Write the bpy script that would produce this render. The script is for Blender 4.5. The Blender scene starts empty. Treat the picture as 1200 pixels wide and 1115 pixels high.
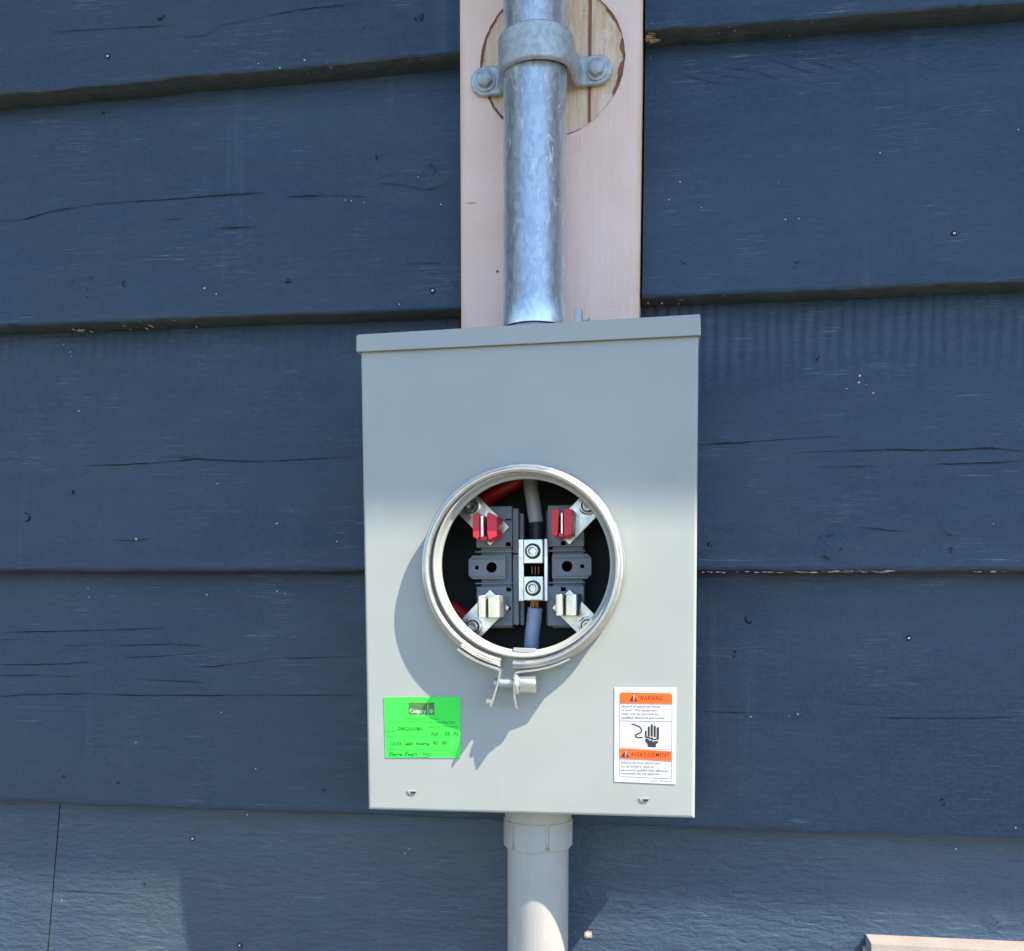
import bpy, bmesh, math, random
import numpy as np
from math import sin, cos, pi, radians
from mathutils import Vector, Euler, Matrix

random.seed(7)
SC = bpy.context.scene
COL = SC.collection

# ---------------------------------------------------------------- camera
cam_d = bpy.data.cameras.new("camera")
cam = bpy.data.objects.new("camera", cam_d)
COL.objects.link(cam)
cam.location = (0.14, -1.085, 1.50)
cam.rotation_euler = (radians(90 - 5.24), 0, radians(8.3))
cam_d.sensor_width = 36
cam_d.lens = 36
cam_d.shift_y = 0.2021
cam_d.clip_start = 0.01
cam_d.clip_end = 2000
SC.camera = cam

# ---------------------------------------------------------------- sky, sun, exposure
SUN = Vector((1.87, -1.0, 2.79))                  # towards the sun
world = bpy.data.worlds.new("World")
SC.world = world
world.use_nodes = True
wn = world.node_tree
bg = wn.nodes["Background"]
sky = wn.nodes.new("ShaderNodeTexSky")
sky.sky_type = 'NISHITA'
sky.sun_disc = False
sky.sun_elevation = math.atan2(SUN.z, math.hypot(SUN.x, SUN.y))
sky.sun_rotation = math.atan2(SUN.x, SUN.y)
sky.altitude = 1000
sky.air_density = 1.3
sky.dust_density = 0.2
sky.ozone_density = 3.0
wn.links.new(sky.outputs[0], bg.inputs[0])
bg.inputs[1].default_value = 0.15
sd = bpy.data.lights.new("sun", 'SUN')
sd.energy = 5.0
sd.angle = radians(0.53)
sd.color = (1.0, 0.89, 0.67)
so = bpy.data.objects.new("sun", sd)
so.rotation_euler = SUN.to_track_quat('Z', 'Y').to_euler()
so.location = SUN * 4
COL.objects.link(so)
SC.view_settings.view_transform = 'Standard'
SC.view_settings.look = 'None'
SC.view_settings.gamma = 1
SC.view_settings.use_curve_mapping = False
SC.view_settings.exposure = 1.2

# ---------------------------------------------------------------- material helpers
class NT:
    def __init__(s, name):
        s.m = bpy.data.materials.new(name)
        s.m.use_nodes = True
        s.t = s.m.node_tree
        s.b = s.t.nodes["Principled BSDF"]
        s.tc = s.t.nodes.new("ShaderNodeTexCoord").outputs['Object']
    def n(s, typ, **kw):
        o = s.t.nodes.new(typ)
        for k, v in kw.items():
            setattr(o, k, v)
        return o
    def l(s, a, b):
        if hasattr(a, 'links'):
            s.t.links.new(a, b)
        elif isinstance(a, (tuple, list)) and len(a) == 3 and b.type == 'RGBA':
            b.default_value = (*a, 1)
        else:
            b.default_value = a
    def mapv(s, scale, off=(0, 0, 0), src=None):
        m = s.n("ShaderNodeMapping")
        s.l(src or s.tc, m.inputs[0])
        m.inputs['Scale'].default_value = scale
        s.l(off, m.inputs['Location'])
        return m.outputs[0]
    def noise(s, scale, detail=4, rough=.55, off=(0, 0, 0), dist=0, src=None):
        if not isinstance(scale, tuple):
            scale = (scale,) * 3
        o = s.n("ShaderNodeTexNoise")
        s.l(s.mapv(scale, off, src), o.inputs['Vector'])
        o.inputs['Scale'].default_value = 1
        o.inputs['Detail'].default_value = detail
        o.inputs['Roughness'].default_value = rough
        o.inputs['Distortion'].default_value = dist
        return o.outputs[0]
    def math(s, op, a, b=0.0, c=0.0, clamp=False):
        o = s.n("ShaderNodeMath", operation=op, use_clamp=clamp)
        s.l(a, o.inputs[0]); s.l(b, o.inputs[1]); s.l(c, o.inputs[2])
        return o.outputs[0]
    def ramp(s, f, a, b, lo=0.0, hi=1.0):
        o = s.n("ShaderNodeMapRange", interpolation_type='SMOOTHSTEP')
        s.l(f, o.inputs[0])
        for i, v in enumerate((a, b, lo, hi)):
            o.inputs[i + 1].default_value = v
        return o.outputs[0]
    def mix(s, f, a, b):
        o = s.n("ShaderNodeMix", data_type='RGBA')
        s.l(f, o.inputs[0]); s.l(a, o.inputs[6]); s.l(b, o.inputs[7])
        return o.outputs[2]
    def bump(s, h, dist, strength=1.0):
        o = s.n("ShaderNodeBump")
        s.l(h, o.inputs['Height'])
        o.inputs['Distance'].default_value = dist
        o.inputs['Strength'].default_value = strength
        s.t.links.new(o.outputs[0], s.b.inputs['Normal'])
        return o
    def set(s, **kw):
        for k, v in kw.items():
            s.l(v, s.b.inputs[k.replace('_', ' ')])
    def sep(s):
        o = s.n("ShaderNodeSeparateXYZ")
        s.l(s.tc, o.inputs[0])
        return o.outputs

def simple(name, col, rough=.5, metal=0.0, bump=0.0, bscale=300, var=.12):
    m = NT(name)
    n = m.noise(bscale, 4)
    big = m.noise(25, 3)
    dark = tuple(c * (1 - var) for c in col)
    lite = tuple(min(1, c * (1 + var)) for c in col)
    m.set(Base_Color=m.mix(m.ramp(m.math('ADD', m.math('MULTIPLY', n, .4), m.math('MULTIPLY', big, .6)), .3, .7), dark, lite),
          Roughness=rough, Metallic=metal)
    if bump:
        m.bump(n, bump)
    return m.m

def blue_paint(name, comb=None, relief=1.0, tint=1.0):
    m = NT(name)
    oi = m.n("ShaderNodeObjectInfo").outputs['Random']
    cb = m.n("ShaderNodeCombineXYZ")
    m.l(m.math('MULTIPLY', oi, 37.0), cb.inputs[0]); m.l(m.math('MULTIPLY', oi, 91.0), cb.inputs[2])
    off = cb.outputs[0]
    x, y, z = m.sep()
    grain = m.noise((7, 1, 190), 5, .6, off)
    fine = m.noise((210, 60, 330), 3, .6, off)
    lump = m.noise((75, 20, 120), 3, .55, off, .4)
    weave = m.noise((330, 40, 22), 3, .55, off)
    mid = m.noise((20, 8, 95), 4, .55, off, .5)
    ro = m.noise((44, 8, 135), 4, .5, off, .7)
    big = m.noise((2.2, 1, 6), 3, .5, off)
    patch = m.ramp(m.noise((5, 1, 11), 2, .5, off), .45, .65, .25, 1)
    h = m.math('ADD', m.math('MULTIPLY', grain, .42), m.math('MULTIPLY', fine, .46))
    h = m.math('ADD', h, m.math('MULTIPLY', m.math('MULTIPLY', lump, patch), .75))
    h = m.math('ADD', h, m.math('MULTIPLY', weave, .18))
    h = m.math('ADD', h, m.math('MULTIPLY', m.math('MULTIPLY', mid, patch), .55))
    if relief > 1.5:
        h = m.math('ADD', h, m.math('MULTIPLY', ro, 1.35))
    if comb:
        z0, z1 = comb
        jit = m.math('MULTIPLY', m.noise((20, 1, 9), 2), 6.0)
        wv = m.math('SINE', m.math('ADD', m.math('MULTIPLY', x, 2 * pi / .0123), jit))
        msk = m.math('MULTIPLY', m.ramp(z, z0, z1), m.ramp(m.noise((7, 1, 3), 2, .5), .33, .6, .55, 1))
        h = m.math('ADD', h, m.math('MULTIPLY', m.math('MULTIPLY', wv, msk), .8))
    m.bump(h, .0010 if relief < 2 else .0013, 1.0)
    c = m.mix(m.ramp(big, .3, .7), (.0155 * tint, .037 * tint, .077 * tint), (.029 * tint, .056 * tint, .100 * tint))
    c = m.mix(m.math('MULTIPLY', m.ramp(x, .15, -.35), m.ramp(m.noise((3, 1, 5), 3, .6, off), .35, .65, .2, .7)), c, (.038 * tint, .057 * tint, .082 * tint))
    c = m.mix(m.ramp(fine, .35, .65, .0, .28), c, (.055, .085, .128))
    c = m.mix(m.ramp(grain, .52, .66, 0, .45), c, (.032, .058, .095))
    sc = m.noise((14, 3, 420), 5, .7, off)
    sm = m.ramp(m.noise((7, 1, 16), 3, .6, off), .5, .68)
    c = m.mix(m.math('MULTIPLY', m.ramp(sc, .58, .68), m.math('MULTIPLY', sm, .7)), c, (.20, .26, .33))
    vs = m.ramp(m.noise((40, 1, 3), 3, .6, off), .6, .78, 0, .28)
    c = m.mix(vs, c, (.09, .13, .18))
    cl = m.ramp(m.noise((11, 1, 17), 3, .65, off), .52, .68, 0, 1)
    bris = m.math('ADD', m.ramp(m.noise((30, 9, 750), 3, .7, off, .3), .53, .66), m.math('MULTIPLY', m.ramp(m.noise((420, 9, 60), 3, .7, off), .55, .68), .18), clamp=True)
    c = m.mix(m.math('MULTIPLY', m.math('MULTIPLY', cl, bris), .45), c, (.155, .205, .265))
    sp = m.noise((900, 100, 900), 1, .5, off)
    c = m.mix(m.ramp(sp, .80, .83), c, (.45, .5, .55))
    m.set(Base_Color=c, Roughness=m.ramp(mid, .3, .7, .36, .52) if relief < 2 else .40)
    m.b.inputs['Specular IOR Level'].default_value = .34 if relief < 2 else .6
    m.b.inputs['Sheen Weight'].default_value = .02
    m.b.inputs['Sheen Roughness'].default_value = .35
    return m.m

def underside_paint():
    m = NT("greyer chipped paint of the board edges")  # greyer than the board faces, with flecks of bare wood
    n = m.noise((60, 60, 60), 5, .65)
    x, y, z = m.sep()
    c = m.mix(m.ramp(n, .35, .7), (.030, .041, .049), (.054, .065, .068))
    w = m.math('MULTIPLY', m.ramp(m.noise((150, 150, 700), 3, .7), .66, .70), m.ramp(m.noise((9, 9, 9), 2), .5, .6))
    c = m.mix(w, c, (.45, .30, .17))
    m.set(Base_Color=c, Roughness=.75)
    m.bump(m.noise((40, 200, 200), 5, .6), .0015)
    return m.m

def box_paint():
    m = NT("grey powder coat")
    n = m.noise(9, 3)
    s1 = m.noise((14, 14, 5), 4, .6)
    c = m.mix(m.ramp(n, .3, .7), (.350, .368, .368), (.378, .396, .396))
    c = m.mix(m.ramp(s1, .60, .80, 0, .22), c, (.32, .32, .29))
    c = m.mix(m.ramp(m.noise((260, 260, 260), 2, .5), .74, .78, 0, .6), c, (.2, .2, .19))
    c = m.mix(m.ramp(m.noise((30, 30, 9), 5, .7, off=(3, 1, 8)), .58, .78, 0, .35), c, (.46, .475, .46))
    c = m.mix(m.ramp(m.noise((8, 8, 60), 5, .7, off=(1, 1, 2)), .62, .75, 0, .18), c, (.30, .305, .29))
    m.set(Base_Color=c, Roughness=m.ramp(m.noise(40, 3), .3, .7, .30, .40))
    m.bump(m.math('ADD', m.math('MULTIPLY', m.noise(7, 2), 1.0), m.math('MULTIPLY', m.noise(700, 2), .03)), .0014)
    return m.m

def galvanised():
    m = NT("galvanised steel")
    v = m.n("ShaderNodeTexVoronoi")
    m.l(m.mapv((260, 260, 150)), v.inputs['Vector']); v.inputs['Scale'].default_value = 1
    sp = m.n("ShaderNodeSeparateColor"); m.l(v.outputs['Color'], sp.inputs[0])
    sm = m.noise((190, 190, 60), 5, .7, dist=.8)
    tall = m.noise((60, 60, 3), 4, .6)
    scr = m.noise((240, 240, 70), 5, .75, dist=1.2)
    c = m.mix(m.ramp(sp.outputs[0], 0, 1), (.62, .67, .71), (.78, .81, .85))
    c = m.mix(m.ramp(tall, .5, .7, 0, .3), c, (.64, .64, .61))
    c = m.mix(m.ramp(scr, .56, .64, 0, .75), c, (.97, .98, .98))
    c = m.mix(m.ramp(m.noise((30, 30, 5), 5, .75, off=(4, 4, 4)), .60, .72, 0, .35), c, (.58, .59, .57))
    r = m.math('ADD', m.ramp(sm, .35, .7, .30, .42), m.math('MULTIPLY', sp.outputs[1], .05))
    m.set(Base_Color=c, Metallic=m.ramp(scr, .54, .66, .88, .45), Roughness=r)
    m.bump(m.math('ADD', m.math('MULTIPLY', m.noise((90, 90, 25), 4, .55), .6), m.math('MULTIPLY', scr, .5)), .0003)
    return m.m

def cast_zinc():
    m = NT("dull zinc casting")
    n = m.noise(160, 5, .65)
    c = m.mix(m.ramp(n, .3, .7), (.34, .37, .39), (.50, .53, .56))
    c = m.mix(m.ramp(m.noise((220, 220, 90), 4, .7), .62, .7, 0, .4), c, (.66, .69, .71))
    m.set(Base_Color=c, Metallic=.45, Roughness=.5)
    m.bump(n, .0006)
    return m.m

def plate_metal(name, col, rough, dirt=.3):
    m = NT(name)
    n = m.noise(260, 4, .65)
    c = m.mix(m.ramp(n, .45, .75, 0, dirt), col, tuple(k * .45 for k in col))
    m.set(Base_Color=c, Metallic=.9, Roughness=m.ramp(m.noise(90, 4), .3, .7, rough * .8, rough * 1.3))
    m.bump(m.noise((500, 500, 120), 3), .00015)
    return m.m

def trim_paint():
    m = NT("pale pink trim paint")
    x, y, z = m.sep()
    g = m.noise((160, 20, 5), 5, .6)
    n = m.noise(14, 4, .6)
    c = m.mix(m.ramp(n, .3, .7), (.84, .57, .47), (.89, .63, .57))
    edge = m.ramp(m.math('ADD', m.math('ABSOLUTE', x), m.math('MULTIPLY', m.noise((90, 20, 12), 4, .6), .012)), .088, .0945)
    c = m.mix(m.math('MULTIPLY', edge, .75), c, (.80, .50, .33))
    c = m.mix(m.ramp(g, .62, .75, 0, .2), c, (.66, .44, .36))
    c = m.mix(m.ramp(m.noise((120, 30, 160), 4, .65), .70, .74, 0, .5), c, (.40, .22, .14))
    m.set(Base_Color=c, Roughness=.5)
    m.bump(m.math('ADD', m.math('ADD', m.math('MULTIPLY', g, .5), m.math('MULTIPLY', m.noise((45, 20, 12), 3, .5, dist=1.5), 1.6)), m.math('MULTIPLY', m.noise(420, 3), .4)), .0007)
    return m.m

def bare_wood():
    m = NT("bare weathered softwood")
    g = m.noise((190, 60, 14), 6, .7, dist=1.4)
    n = m.noise((40, 40, 14), 3)
    c = m.mix(m.ramp(g, .3, .7), (.86, .66, .51), (.66, .43, .28))
    c = m.mix(m.ramp(n, .55, .72, 0, .45), c, (.60, .32, .16))
    c = m.mix(m.ramp(m.noise((200, 60, 120), 3), .68, .72, 0, .7), c, (.12, .08, .06))
    c = m.mix(m.ramp(m.noise((45, 30, 30), 5, .7, off=(2, 2, 2)), .56, .64, 0, .8), c, (.84, .64, .56))
    m.set(Base_Color=c, Roughness=.75)
    m.bump(g, .0006)
    return m.m

def brown_layer():
    m = NT("old brown primer")
    n = m.noise(170, 4, .7)
    c = m.mix(m.ramp(n, .5, .68), (.26, .10, .06), (.05, .03, .028))
    m.set(Base_Color=c, Roughness=.7)
    m.bump(n, .0012)
    return m.m

def pvc_plastic():
    m = NT("grey pvc")
    x, y, z = m.sep()
    n = m.noise((90, 90, 22), 5, .65)
    c = m.mix(m.ramp(m.noise(12, 3), .3, .7), (.385, .375, .38), (.425, .41, .405))
    c = m.mix(m.ramp(n, .52, .66, 0, .5), c, (.50, .45, .37))
    c = m.mix(m.ramp(m.noise((700, 700, 50), 2), .74, .77, 0, .6), c, (.15, .14, .15))
    m.set(Base_Color=c, Roughness=.45)
    m.bump(n, .0004)
    return m.m

def ground_mat(name, a, b, sc):
    m = NT(name)
    n = m.noise(sc, 6, .65)
    c = m.mix(m.ramp(n, .35, .65), a, b)
    m.set(Base_Color=c, Roughness=.95)
    m.bump(n, .02)
    return m.m

M = dict(
    blue=blue_paint("navy wall paint"),
    blue_comb=blue_paint("navy wall paint, combed", comb=(1.690, 1.765)),
    blue_rough_sunlit=blue_paint("navy wall paint, wrinkled", relief=2.0, tint=1.18),  # tint puts extra sunlight into the bottom row's paint colour
    under=underside_paint(),
    crack=simple("dark crack", (.006, .009, .013), .9),
    white=simple("white fleck", (.6, .62, .62), .6),
    chipw=simple("exposed wood", (.50, .33, .22), .8, var=.3),
    box=box_paint(), galv=galvanised(), pink2=simple('dusty pink paint', (.30, .265, .26), .6, bump=.0003), cream=simple('cream window paint', (.58, .54, .49), .5, bump=.0002), cast=cast_zinc(),
    trim=trim_paint(), wood=bare_wood(), brown=brown_layer(), brown2=simple('brown primer streak', (.26, .10, .065), .7, var=.2), pvc=pvc_plastic(),
    ring=plate_metal("stainless band", (.60, .585, .565), .36, .15),
    tin=plate_metal("tin plate", (.80, .77, .70), .30, .3),
    alu=plate_metal("aluminium", (.80, .82, .84), .32, .35),
    steel=plate_metal("zinc plated steel", (.62, .63, .64), .3, .3),
    bright=plate_metal('bright zinc plating', (.86, .88, .92), .22, .15),
    copper=plate_metal("copper strand", (.38, .16, .09), .35, .4),
    block=simple("grey moulded plastic", (.19, .212, .25), .45, 0, .0001, 500, .08),
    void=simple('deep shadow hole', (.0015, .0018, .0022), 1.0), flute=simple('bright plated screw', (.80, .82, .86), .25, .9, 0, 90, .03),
    black=simple("black plastic", (.008, .010, .014), .5),
    inner=simple("dark backing and shade panel", (.018, .024, .034), .6),
    red=simple("red plastic cover", (.62, .018, .045), .38),
    redwire=simple("red cable insulation", (.42, .012, .012), .38),
    greywire=simple("grey cable insulation", (.33, .34, .36), .45, 0, .0002, 300),
    bluewire=simple("blue grey cable insulation", (.26, .34, .50), .4, 0, .0003, 200),
    green=simple("fluorescent green paper", (.05, .85, .075), .6, var=.02),
    greenprint=simple("green brown print", (.075, .20, .05), .6),
    pen=simple("pen ink", (.003, .02, .012), .6),
    smallprint=simple("fine green print", (.01, .16, .03), .6),
    stick=simple("white sticker film", (.68, .67, .72), .35, var=.02),
    orange=simple("orange print", (.90, .13, .015), .4, var=.04),
    ink=simple("black print", (.03, .03, .04), .5),
    darkred=simple("dark red print", (.13, .008, .004), .5),
    purple=simple("grey violet print", (.20, .18, .36), .5),
    grass=ground_mat("dry lawn", (.055, .075, .03), (.09, .095, .045), 9),
    gravel=ground_mat("pale concrete", (.15, .145, .135), (.20, .19, .175), 30),
    soffit=simple("white soffit paint", (.55, .55, .55), .6),
    glass=simple("window glass", (.05, .06, .07), .05),
)

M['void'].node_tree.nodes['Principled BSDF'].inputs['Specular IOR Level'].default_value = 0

# ---------------------------------------------------------------- mesh helpers
class MB:
    """collects vertices and faces of ONE mesh"""
    def __init__(s):
        s.v = []; s.f = []; s.mi = []
    def add(s, vs, fs, mi=0):
        k = len(s.v)
        s.v += [tuple(map(float, p)) for p in vs]
        s.f += [tuple(i + k for i in f) for f in fs]
        s.mi += [mi] * len(fs)
        return s
    def box(s, x0, x1, y0, y1, z0, z1, mi=0):
        return s.add([(x, y, z) for x in (x0, x1) for y in (y0, y1) for z in (z0, z1)],
                     [(0, 1, 3, 2), (4, 6, 7, 5), (0, 4, 5, 1), (2, 3, 7, 6), (0, 2, 6, 4), (1, 5, 7, 3)], mi)
    def prism(s, poly, y0, y1, mi=0):
        """polygon in x,z pushed from y0 to y1"""
        n = len(poly)
        return s.add([(x, y0, z) for x, z in poly] + [(x, y1, z) for x, z in poly],
                     [tuple(range(n)), tuple(range(2 * n - 1, n - 1, -1))] +
                     [(i, n + i, n + (i + 1) % n, (i + 1) % n) for i in range(n)], mi)
    def holed(s, poly, holes, y0, y1, mi=0):
        """polygon in x,z with round holes (x,z,r), given thickness"""
        bm = bmesh.new()
        es = []
        for lp in [poly] + [[(hx + r * cos(t * pi / 10), hz + r * sin(t * pi / 10)) for t in range(20)] for hx, hz, r in holes]:
            vs = [bm.verts.new((x, y0, z)) for x, z in lp]
            es += [bm.edges.new((vs[i], vs[(i + 1) % len(vs)])) for i in range(len(vs))]
        bmesh.ops.triangle_fill(bm, use_beauty=True, use_dissolve=False, edges=es)
        r = bmesh.ops.extrude_face_region(bm, geom=bm.faces[:])
        for g in r['geom']:
            if isinstance(g, bmesh.types.BMVert):
                g.co.y = y1
        bm.verts.index_update()
        s.add([v.co[:] for v in bm.verts], [tuple(v.index for v in f.verts) for f in bm.faces], mi)
        bm.free()
        return s
    def lathe(s, prof, c=(0, 0, 0), axis='y', a0=0, a1=2 * pi, n=64, closed=False, mi=0):
        """profile of (radius, along) turned round an axis"""
        full = abs(a1 - a0 - 2 * pi) < 1e-6
        m = n if full else n + 1
        vs = []
        for i in range(m):
            a = a0 + (a1 - a0) * i / n
            for r, h in prof:
                p = {'y': (r * cos(a), h, r * sin(a)), 'z': (r * cos(a), r * sin(a), h), 'x': (h, r * cos(a), r * sin(a))}[axis]
                vs.append((p[0] + c[0], p[1] + c[1], p[2] + c[2]))
        k = len(prof); fs = []
        for i in range(n):
            j = (i + 1) % m
            for q in range(k if closed else k - 1):
                q2 = (q + 1) % k
                fs.append((i * k + q, i * k + q2, j * k + q2, j * k + q))
        if closed and not full:
            fs += [tuple(range(k)), tuple(range((m - 1) * k, m * k))]
        return s.add(vs, fs, mi)
    def tube(s, pts, rad, n=16, mi=0, caps=True):
        pts = [Vector(p) for p in pts]
        if not isinstance(rad, (list, tuple)):
            rad = [rad] * len(pts)
        vs = []; up = None
        for i, p in enumerate(pts):
            t = (pts[min(i + 1, len(pts) - 1)] - pts[max(i - 1, 0)]).normalized()
            if up is None:
                up = t.orthogonal().normalized()
            up = (up - t * up.dot(t)).normalized(); w = t.cross(up)
            for k in range(n):
                a = 2 * pi * k / n
                vs.append(p + (up * cos(a) + w * sin(a)) * rad[i])
        fs = [(i * n + k, i * n + (k + 1) % n, (i + 1) * n + (k + 1) % n, (i + 1) * n + k) for i in range(len(pts) - 1) for k in range(n)]
        if caps:
            fs += [tuple(range(n)), tuple(range((len(pts) - 1) * n, len(pts) * n))]
        return s.add(vs, fs, mi)
    def ribbon(s, pts, y0, y1, th=.0008, mi=0):
        """bent sheet strip: polyline in x,z, from y0 to y1"""
        L = []; R_ = []
        for i, (x, z) in enumerate(pts):
            a = pts[max(i - 1, 0)]; b = pts[min(i + 1, len(pts) - 1)]
            d = Vector((b[0] - a[0], b[1] - a[1])).normalized()
            L.append((x - d.y * th / 2, z + d.x * th / 2)); R_.append((x + d.y * th / 2, z - d.x * th / 2))
        n = len(pts)
        vs = [(x, y, z) for y in (y0, y1) for x, z in L + R_]
        fs = []
        for i in range(n - 1):
            fs += [(i, i + 1, n + i + 1, n + i), (2 * n + i, 3 * n + i, 3 * n + i + 1, 2 * n + i + 1),
                   (i, 2 * n + i, 2 * n + i + 1, i + 1), (n + i, n + i + 1, 3 * n + i + 1, 3 * n + i)]
        fs += [(0, n, 3 * n, 2 * n), (n - 1, 3 * n - 1, 4 * n - 1, 2 * n - 1)]
        return s.add(vs, fs, mi)
    def build(s, name, mats, parent=None, bevel=0, seg=2, smooth=40, recalc=True):
        me = bpy.data.meshes.new(name)
        me.from_pydata(s.v, [], s.f)
        for m in (mats if isinstance(mats, (list, tuple)) else [mats]):
            me.materials.append(M[m] if isinstance(m, str) else m)
        me.polygons.foreach_set("material_index", s.mi)
        if recalc:
            bm = bmesh.new(); bm.from_mesh(me)
            bmesh.ops.recalc_face_normals(bm, faces=bm.faces[:])
            bm.to_mesh(me); bm.free()
        if smooth:
            me.polygons.foreach_set("use_smooth", [True] * len(me.polygons))
            me.set_sharp_from_angle(angle=radians(smooth))
        me.update()
        o = bpy.data.objects.new(name, me)
        COL.objects.link(o)
        if parent:
            o.parent = parent
        if bevel:
            b = o.modifiers.new("bevel", 'BEVEL')
            b.width = bevel; b.segments = seg; b.limit_method = 'ANGLE'; b.angle_limit = radians(40)
        return o

def tag(o, label=None, cat=None, group=None, kind=None):
    for k, v in (("label", label), ("category", cat), ("group", group), ("kind", kind)):
        if v:
            o[k] = v
    return o

def empty(name, loc=(0, 0, 0), rot=None):
    o = bpy.data.objects.new(name, None)
    o.empty_display_size = .05
    o.location = loc
    if rot:
        o.rotation_mode = rot[1]; o.rotation_euler = rot[0]
    COL.objects.link(o)
    return o

def hash2(ix, iz, seed):
    n = (ix.astype(np.int64) * 374761393 + iz.astype(np.int64) * 668265263 + seed * 974634777) & 0xffffffff
    n = ((n ^ (n >> 13)) * 1274126177) & 0xffffffff
    return ((n ^ (n >> 16)) & 0xffff) / 65535.0
def vnoise(x, z, seed=0):
    """smooth value noise, -1..1"""
    x = np.asarray(x, float); z = np.asarray(z, float)
    ix = np.floor(x); iz = np.floor(z); fx = x - ix; fz = z - iz
    fx = fx * fx * (3 - 2 * fx); fz = fz * fz * (3 - 2 * fz)
    a = hash2(ix, iz, seed); b = hash2(ix + 1, iz, seed); c = hash2(ix, iz + 1, seed); d = hash2(ix + 1, iz + 1, seed)
    return 2 * ((a * (1 - fx) + b * fx) * (1 - fz) + (c * (1 - fx) + d * fx) * fz) - 1

def text_mesh(mb, body, size, x, z, y=0.0, width=None, shear=0.0, align='LEFT', jitter=0, mi=0, bold=0.0, space=1.0):
    cu = bpy.data.curves.new("t", 'FONT')
    cu.body = body; cu.size = size; cu.shear = shear; cu.align_x = align; cu.resolution_u = 2; cu.offset = bold; cu.space_character = space
    ob = bpy.data.objects.new("t", cu); COL.objects.link(ob)
    bpy.context.view_layer.update()
    me = bpy.data.meshes.new_from_object(ob.evaluated_get(bpy.context.evaluated_depsgraph_get()))
    co = [v.co.copy() for v in me.vertices]
    k = 1.0
    if width and co:
        k = width / (max(c.x for c in co) - min(c.x for c in co))
    vs = [(c.x * k + x, y, c.y + z + (jitter * sin(c.x * 900) if jitter else 0)) for c in co]
    mb.add(vs, [tuple(p.vertices) for p in me.polygons], mi)
    bpy.data.objects.remove(ob); bpy.data.curves.remove(cu); bpy.data.meshes.remove(me)
    return mb
CRACKS={0:[[(-0.5092,2.0879),(-0.3745,2.0845)],[(-0.3274,2.0755),(-0.3163,2.0799),(-0.2812,2.0842),(-0.2355,2.0892),(-0.1725,2.0911)],[(-0.3601,2.0709),(-0.3366,2.0709),(-0.3227,2.0751)]],1:[[(-0.5827,1.9001),(-0.5523,1.9014),(-0.5223,1.9082),(-0.4726,1.9129),(-0.4333,1.9136),(-0.3846,1.9137),(-0.3365,1.9147),(-0.2796,1.9151)],[(-0.2561,1.9093),(-0.2142,1.9088),(-0.1682,1.9045)],[(-0.1548,1.9179),(-0.132,1.9148),(-0.1049,1.908),(-0.0826,1.9138)],[(-0.3937,1.8922),(-0.3696,1.8919)],[(-0.3357,1.8801),(-0.2883,1.8795)],[(-0.126,1.8325),(-0.0856,1.8324)],[(0.1242,2.0088),(0.1369,1.9994),(0.1438,1.9886)],[(0.1536,2.0067),(0.1787,1.9998),(0.1953,1.9952)],[(0.2403,2.0156),(0.2648,2.0054),(0.2891,1.9969)],[(0.2606,2.0175),(0.285,2.0089),(0.3092,1.9988)],[(0.301,2.0144),(0.3251,2.0043),(0.3379,1.9934)],[(0.3607,2.0083),(0.3805,2.0019),(0.3977,1.9924)],[(0.1703,2.0106),(0.1952,2.0037),(0.22,1.9985)],[(0.1951,2.0122),(0.2282,2.0047),(0.2487,1.9948)]],2:[[(-0.4978,1.6353),(-0.4523,1.6355),(-0.4124,1.6366),(-0.363,1.6404),(-0.3093,1.6367),(-0.266,1.6368),(-0.2279,1.638),(-0.1856,1.6399)],[(-0.4026,1.643),(-0.368,1.6424)],[(0.1741,1.6453),(0.2012,1.6456),(0.2265,1.6468),(0.2722,1.6493),(0.3133,1.6509)],[(0.2683,1.6349),(0.2848,1.6354),(0.3582,1.6365),(0.4143,1.6346),(0.4538,1.6363),(0.4835,1.6325)],[(0.3306,1.5613),(0.359,1.5569),(0.3751,1.5559)],[(0.2932,1.62),(0.3503,1.6207)],[(0.3945,1.6208),(0.4836,1.6226)],[(-0.4556,1.5532),(-0.4405,1.5522),(-0.4146,1.5539)],[(0.2897,1.5659),(0.294,1.5506),(0.3064,1.5379),(0.3147,1.5294)]],3:[[(-0.6098,1.4133),(-0.5621,1.4138),(-0.5254,1.4151),(-0.4943,1.4183)],[(-0.5311,1.4353),(-0.5102,1.4355),(-0.4988,1.4365)],[(-0.474,1.4358),(-0.4025,1.4382),(-0.3622,1.4366)],[(-0.4583,1.4225),(-0.4124,1.4248),(-0.372,1.4281)],[(-0.3717,1.412),(-0.3219,1.4172),(-0.2825,1.4233)],[(-0.2845,1.4232),(-0.2337,1.4247),(-0.1789,1.427)],[(-0.6089,1.3763),(-0.5771,1.3797),(-0.5038,1.3817),(-0.442,1.3807),(-0.3862,1.3816),(-0.3014,1.3828),(-0.1848,1.3846)],[(-0.6106,1.4502),(-0.5367,1.4517),(-0.4538,1.4541),(-0.413,1.4562)],[(-0.6095,1.4006),(-0.5566,1.4022)],[(-0.546,1.4004),(-0.5147,1.4008)],[(-0.4424,1.3988),(-0.3614,1.3961)],[(0.3251,1.3836),(0.3501,1.3831),(0.3749,1.3818)],[(0.3502,1.3702),(0.3996,1.3703),(0.4484,1.3712),(0.4949,1.3737)],[(0.1786,1.3733),(0.2492,1.3728)],[(-0.6104,1.4415),(-0.5807,1.4427)]],4:[[(-0.5581,1.1512),(-0.5314,1.1513),(-0.4942,1.1509),(-0.4626,1.1494)],[(-0.4433,1.225),(-0.4421,1.2153)],[(-0.5898,1.1252),(-0.5661,1.1262)],[(-0.6117,1.1341),(-0.5845,1.1274)]]}
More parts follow.
